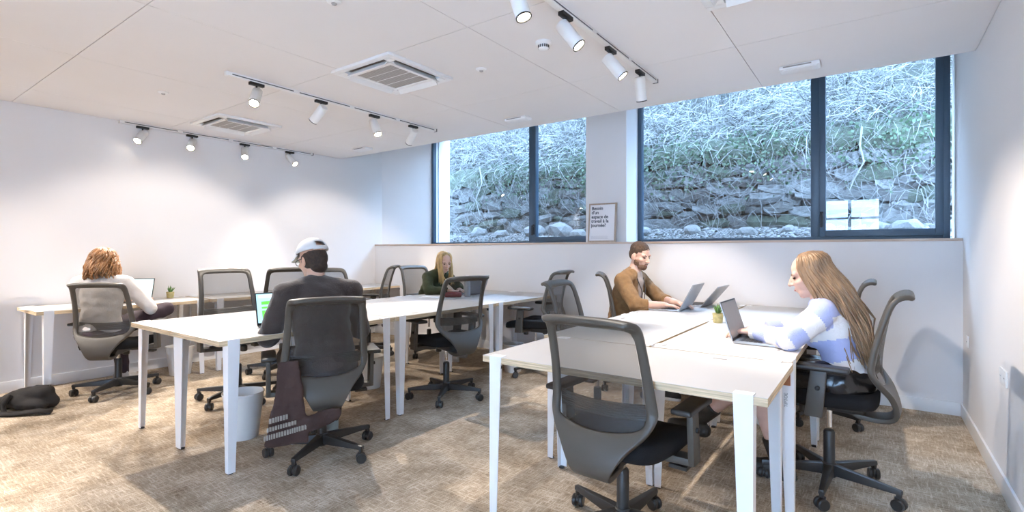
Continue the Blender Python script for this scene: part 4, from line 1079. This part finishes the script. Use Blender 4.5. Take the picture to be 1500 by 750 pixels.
# jacket hanging from the back of that chair
jk = thing('jacket', 'dark brown jacket with pale printed lines hanging over the arm of the chair', 'jacket', (-2.77, 1.86, 0), facing(-.88, .47))
jm = MB()
jm.hexa([(-.33, -.335, .20), (-.10, -.345, .20), (-.11, -.315, .20), (-.32, -.30, .20)], [(-.29, -.325, .40), (-.12, -.345, .40), (-.12, -.315, .40), (-.28, -.29, .40)])
jm.hexa([(-.29, -.325, .38), (-.12, -.345, .38), (-.12, -.315, .38), (-.28, -.29, .38)], [(-.255, -.27, .64), (-.15, -.275, .64), (-.15, -.255, .64), (-.25, -.245, .64)])
jm.ell((-.05, -.338, .315), (.13, .02, .05), Matrix.Rotation(-.25, 3, 'Y'))
me = ripple(blob(jm, .009, 5), .008, 11, 9); me.materials.append(MATS['jacket']); jb = link('jacket_body', me, jk)
q = random.Random(2)
for k, (z, xa, xb, hh) in enumerate(((.335, -.30, -.20, .026), (.292, -.31, -.16, .022), (.247, -.325, -.105, .026))):
    x = xa
    while x < xb - .008:
        w = q.uniform(.007, .012); MB().box(x, -.356, z + (x - xa) * .16, x + w, -.350, z + hh + (x - xa) * .16).obj('printed_mark', 'print', jk); x += w + .0035

# --- person 3: blonde, green sweater
P = dict(pelvis=(0, -.06, .585), belly=(0, .0, .72), chest=(0, .10, .86), neck=(0, .19, .99), head=(.01, .275, 1.115), yaw=-.35, pitch=.35,
         sl=(-.16, .15, .94), sr=(.16, .15, .94), el=(-.26, .25, .80), er=(.26, .28, .79), wl=(-.09, .43, .785), wr=(.10, .45, .785),
         hl=(-.09, -.02, .58), hr=(.09, -.02, .58), kl=(-.10, .38, .55), kr=(.12, .38, .55), al=(-.10, .34, .09), ar=(.12, .42, .09),
         hand_l=((.3, 1, 0), (0, 0, 1), .5), hand_r=((-.3, 1, 0), (0, 0, 1), .5), k=.92)
t, HM = person('person with long blonde hair in a dark green sweater behind the silver laptop', -4.40, 4.42, (1, -.05), P, True, 'skin_rosy')
cloth('sweater', join(torso(P, .016), arms(P, .020, .92)), 'knit_green', t, .011, 5, .009, 10, seed=5)
cloth('trousers', join(legs(P, .012, .97), MB().ell(P['pelvis'], (.16, .12, .10))), 'trouser_dark', t, .013, 4, .006, 10)
shoes(t, P, 'shoe_white', {'l': (0, 1), 'r': (0, 1)})
brows(t, HM, 'hair_blonde_dark')
def long_hair(seed, n, start_el, az_min, drop, spread, tilt, r, flow):
    q = random.Random(seed); out = []
    for k in range(n):
        s = q.choice((-1, 1)); az = q.uniform(az_min, PI) * s; el = q.uniform(.55, 1.5) if q.random() < .6 else q.uniform(.0, .8)
        p0 = scalp(az * .25 if el > 1.2 else az, min(el, 1.5), 1.0); pts = [hm(HM, p0)]
        for e in (.75, .35, -.15):
            if e < el: pts.append(hm(HM, scalp(az, e, 1.05 + q.uniform(0, .08))))
        base = pts[-1]; L = drop * q.uniform(.75, 1.05)
        for u in (.3, .65, 1.0):
            pts.append(base + flow(az, s, u, q) * 1.0 + Vector((0, 0, -L * u)) + Vector((q.gauss(0, spread), q.gauss(0, spread), 0)) * u)
        out.append(smooth_path(pts, 12))
    return out
def flow3(az, s, u, q):
    fr = 1 if abs(az) < 2.0 else 0
    return Vector((-.02 * s * u, (.03 if fr else -.06) * u, 0))
pp = long_hair(31, 210, 0, .80, .27, .014, 0, .006, flow3)
hb = strands(pp, .0075, 5, .3); cm = MB().ell((0, -.024, .042), (.078, .092, .084)); hb.add([tuple(HM @ Vector(p)) for p in cm.v], cm.f); hb.obj('hair', 'hair_blonde', t, smooth=True)

# --- person 4: short hair, beard, brown cardigan, lanyard
P = dict(pelvis=(0, -.09, .575), belly=(0, -.075, .71), chest=(0, -.03, .88), neck=(0, .02, 1.055), head=(0, .085, 1.205), yaw=-.30, pitch=.32,
         sl=(-.185, .0, .99), sr=(.195, .0, .985), el=(-.27, .18, .80), er=(.26, .15, .785), wl=(-.03, .40, .795), wr=(.165, .355, .79),
         hl=(-.095, -.05, .575), hr=(.095, -.05, .575), kl=(-.12, .36, .54), kr=(.14, .36, .54), al=(-.12, .36, .09), ar=(.14, .30, .09),
         hand_l=((-.12, 1, -.08), (0, 0, 1), .5), hand_r=((-.35, 1, -.05), (0, 0, 1), .55), k=1.04)
t, HM = person('person with short hair and beard in a brown cardigan and lanyard, typing', -1.80, 4.38, (1, 0), P, False, 'skin_rosy')
def card_pick(c): 
    return 1 if (abs(c.x) < .035 + max(0, (c.z - .80)) * .12 and c.y > .02 and c.z > .62) else 0
cloth('cardigan', join(torso(P, .016), arms(P, .020, .45)), ['cardigan', 'tee'], t, .010, 4, .008, 11, card_pick, 6)
cloth('trousers', join(legs(P, .012, .97), MB().ell(P['pelvis'], (.175, .13, .11))), 'trouser_dark', t, .013, 4, .006, 10)
shoes(t, P, 'trouser_dark', {'l': (0, 1), 'r': (0, 1)})
m = MB().ell((0, -.020, .050), (.0785, .093, .078)).ell((0, -.045, .0), (.074, .062, .062)); m.v = [tuple(HM @ Vector(p)) for p in m.v]
me = ripple(blob(m, .006, 2), .003, 60); me.materials.append(MATS['hair_short']); link('hair', me, t)
m = MB().ell((0, .052, -.082), (.047, .044, .036)).ell((-.052, .02, -.055), (.014, .030, .030)).ell((.052, .02, -.055), (.014, .030, .030)).ell((0, .078, -.078), (.026, .020, .014)).cap((-.020, .089, -.052), (.020, .089, -.052), .0052, .0052).ell((0, .072, -.098), (.026, .020, .018))
m.v = [tuple(HM @ Vector(p)) for p in m.v]; me = ripple(blob(m, .005, 2), .002, 80); me.materials.append(MATS['beard']); link('beard', me, t)
brows(t, HM, 'hair_short')
ly = MB()
for s in (-1, 1): ly.tube([(s * .062, -.045, 1.075), (s * .078, .02, 1.06), (s * .072, .088, 1.0), (s * .045, .118, .90), (s * .012, .112, .76)], .008, 6, squash=(1, 0, .3))
ly.obj('lanyard', 'lanyard', t, smooth=True)
MB().box(-.03, .108, .68, .03, .113, .76).obj('badge', 'lanyard', t, bevel=.002)

# --- person 5: long hair, lilac and white sweater, leather skirt, boots
P = dict(pelvis=(0, -.05, .60), belly=(0, -.03, .72), chest=(0, .01, .85), neck=(0, .06, .985), head=(0, .115, 1.12), yaw=.10, pitch=.30,
         sl=(-.155, .04, .93), sr=(.155, .04, .93), el=(-.25, .18, .80), er=(.22, .20, .795), wl=(-.055, .385, .795), wr=(.10, .36, .795),
         hl=(-.09, -.03, .585), hr=(.09, -.03, .585), kl=(-.09, .37, .56), kr=(.11, .36, .56), al=(-.03, .26, .10), ar=(.16, .76, .17),
         hand_l=((.12, 1, -.02), (0, 0, 1), .5), hand_r=((-.2, 1, -.02), (0, 0, 1), .6), k=.92)
t, HM = person('person with very long hair in a lilac and white sweater and leather skirt', -.165, 3.13, (-1, .03), P, True, 'skin_rosy')
def stripe(c):
    c = Vector(c)
    for s in 'lr':
        a, b, w = Vector(P['s' + s]), Vector(P['e' + s]), Vector(P['w' + s])
        for p, q_, o in ((a, b, 0.0), (b, w, (b - a).length)):
            d = q_ - p; u = (c - p).dot(d) / d.length_squared
            if 0 <= u <= 1.05 and (c - p - d * u).length < .075 and abs(c.x) > .13 or (0.1 <= u <= 1.05 and o > 0 and (c - p - d * u).length < .075):
                return 1 if int((o + u * d.length + .05) / .095) % 2 == 0 else 0
    return 1 if int((c.z + .25 * c.y) / .115) % 2 == 0 else 0
cloth('sweater', join(torso(P, .012, True), arms(P, .020, .93)), ['knit_cream', 'knit_lilac'], t, .010, 5, .009, 10, stripe, 7)
sk = join(legs(P, .022, calf=False), MB().ell((0, -.09, .585), (.185, .145, .105)))
sk = MB().cap(P['hl'], lerp(P['hl'], P['kl'], .62), .108, .098, flat_b=True).cap(P['hr'], lerp(P['hr'], P['kr'], .62), .108, .098, flat_b=True).ell((0, -.055, .59), (.175, .13, .10)).cap(lerp(P['hl'], P['hr'], .5), lerp(lerp(P['hl'], P['kl'], .6), lerp(P['hr'], P['kr'], .6), .5), .10, .09, flat_b=True)
cloth('skirt', sk, 'leather', t, .010, 3, .007, 10, seed=8)
shoes(t, P, 'boot', {'l': (.1, 1), 'r': (.1, 1, 1)}, .008, boots=.28, name='boot')
brows(t, HM, 'hair_long')
def flow5(az, s, u, q):
    return Vector((.02 * s * u, -.205 * u - .03 * math.sin(u * 3), 0)) + Vector((0, 0, .0))
pp = long_hair(77, 300, 0, 1.02, .50, .022, 0, .006, flow5)
for a in pp:
    for v in a:
        if v.z < .9 and v.y < -.150: v.y = -.150 + (v.y + .150) * .3      # lies between the back and the chair
hb = strands(pp, .0072, 5, .25); cm = MB().ell((0, -.026, .040), (.078, .092, .086)); hb.add([tuple(HM @ Vector(p)) for p in cm.v], cm.f); hb.obj('hair', 'hair_long', t, smooth=True)
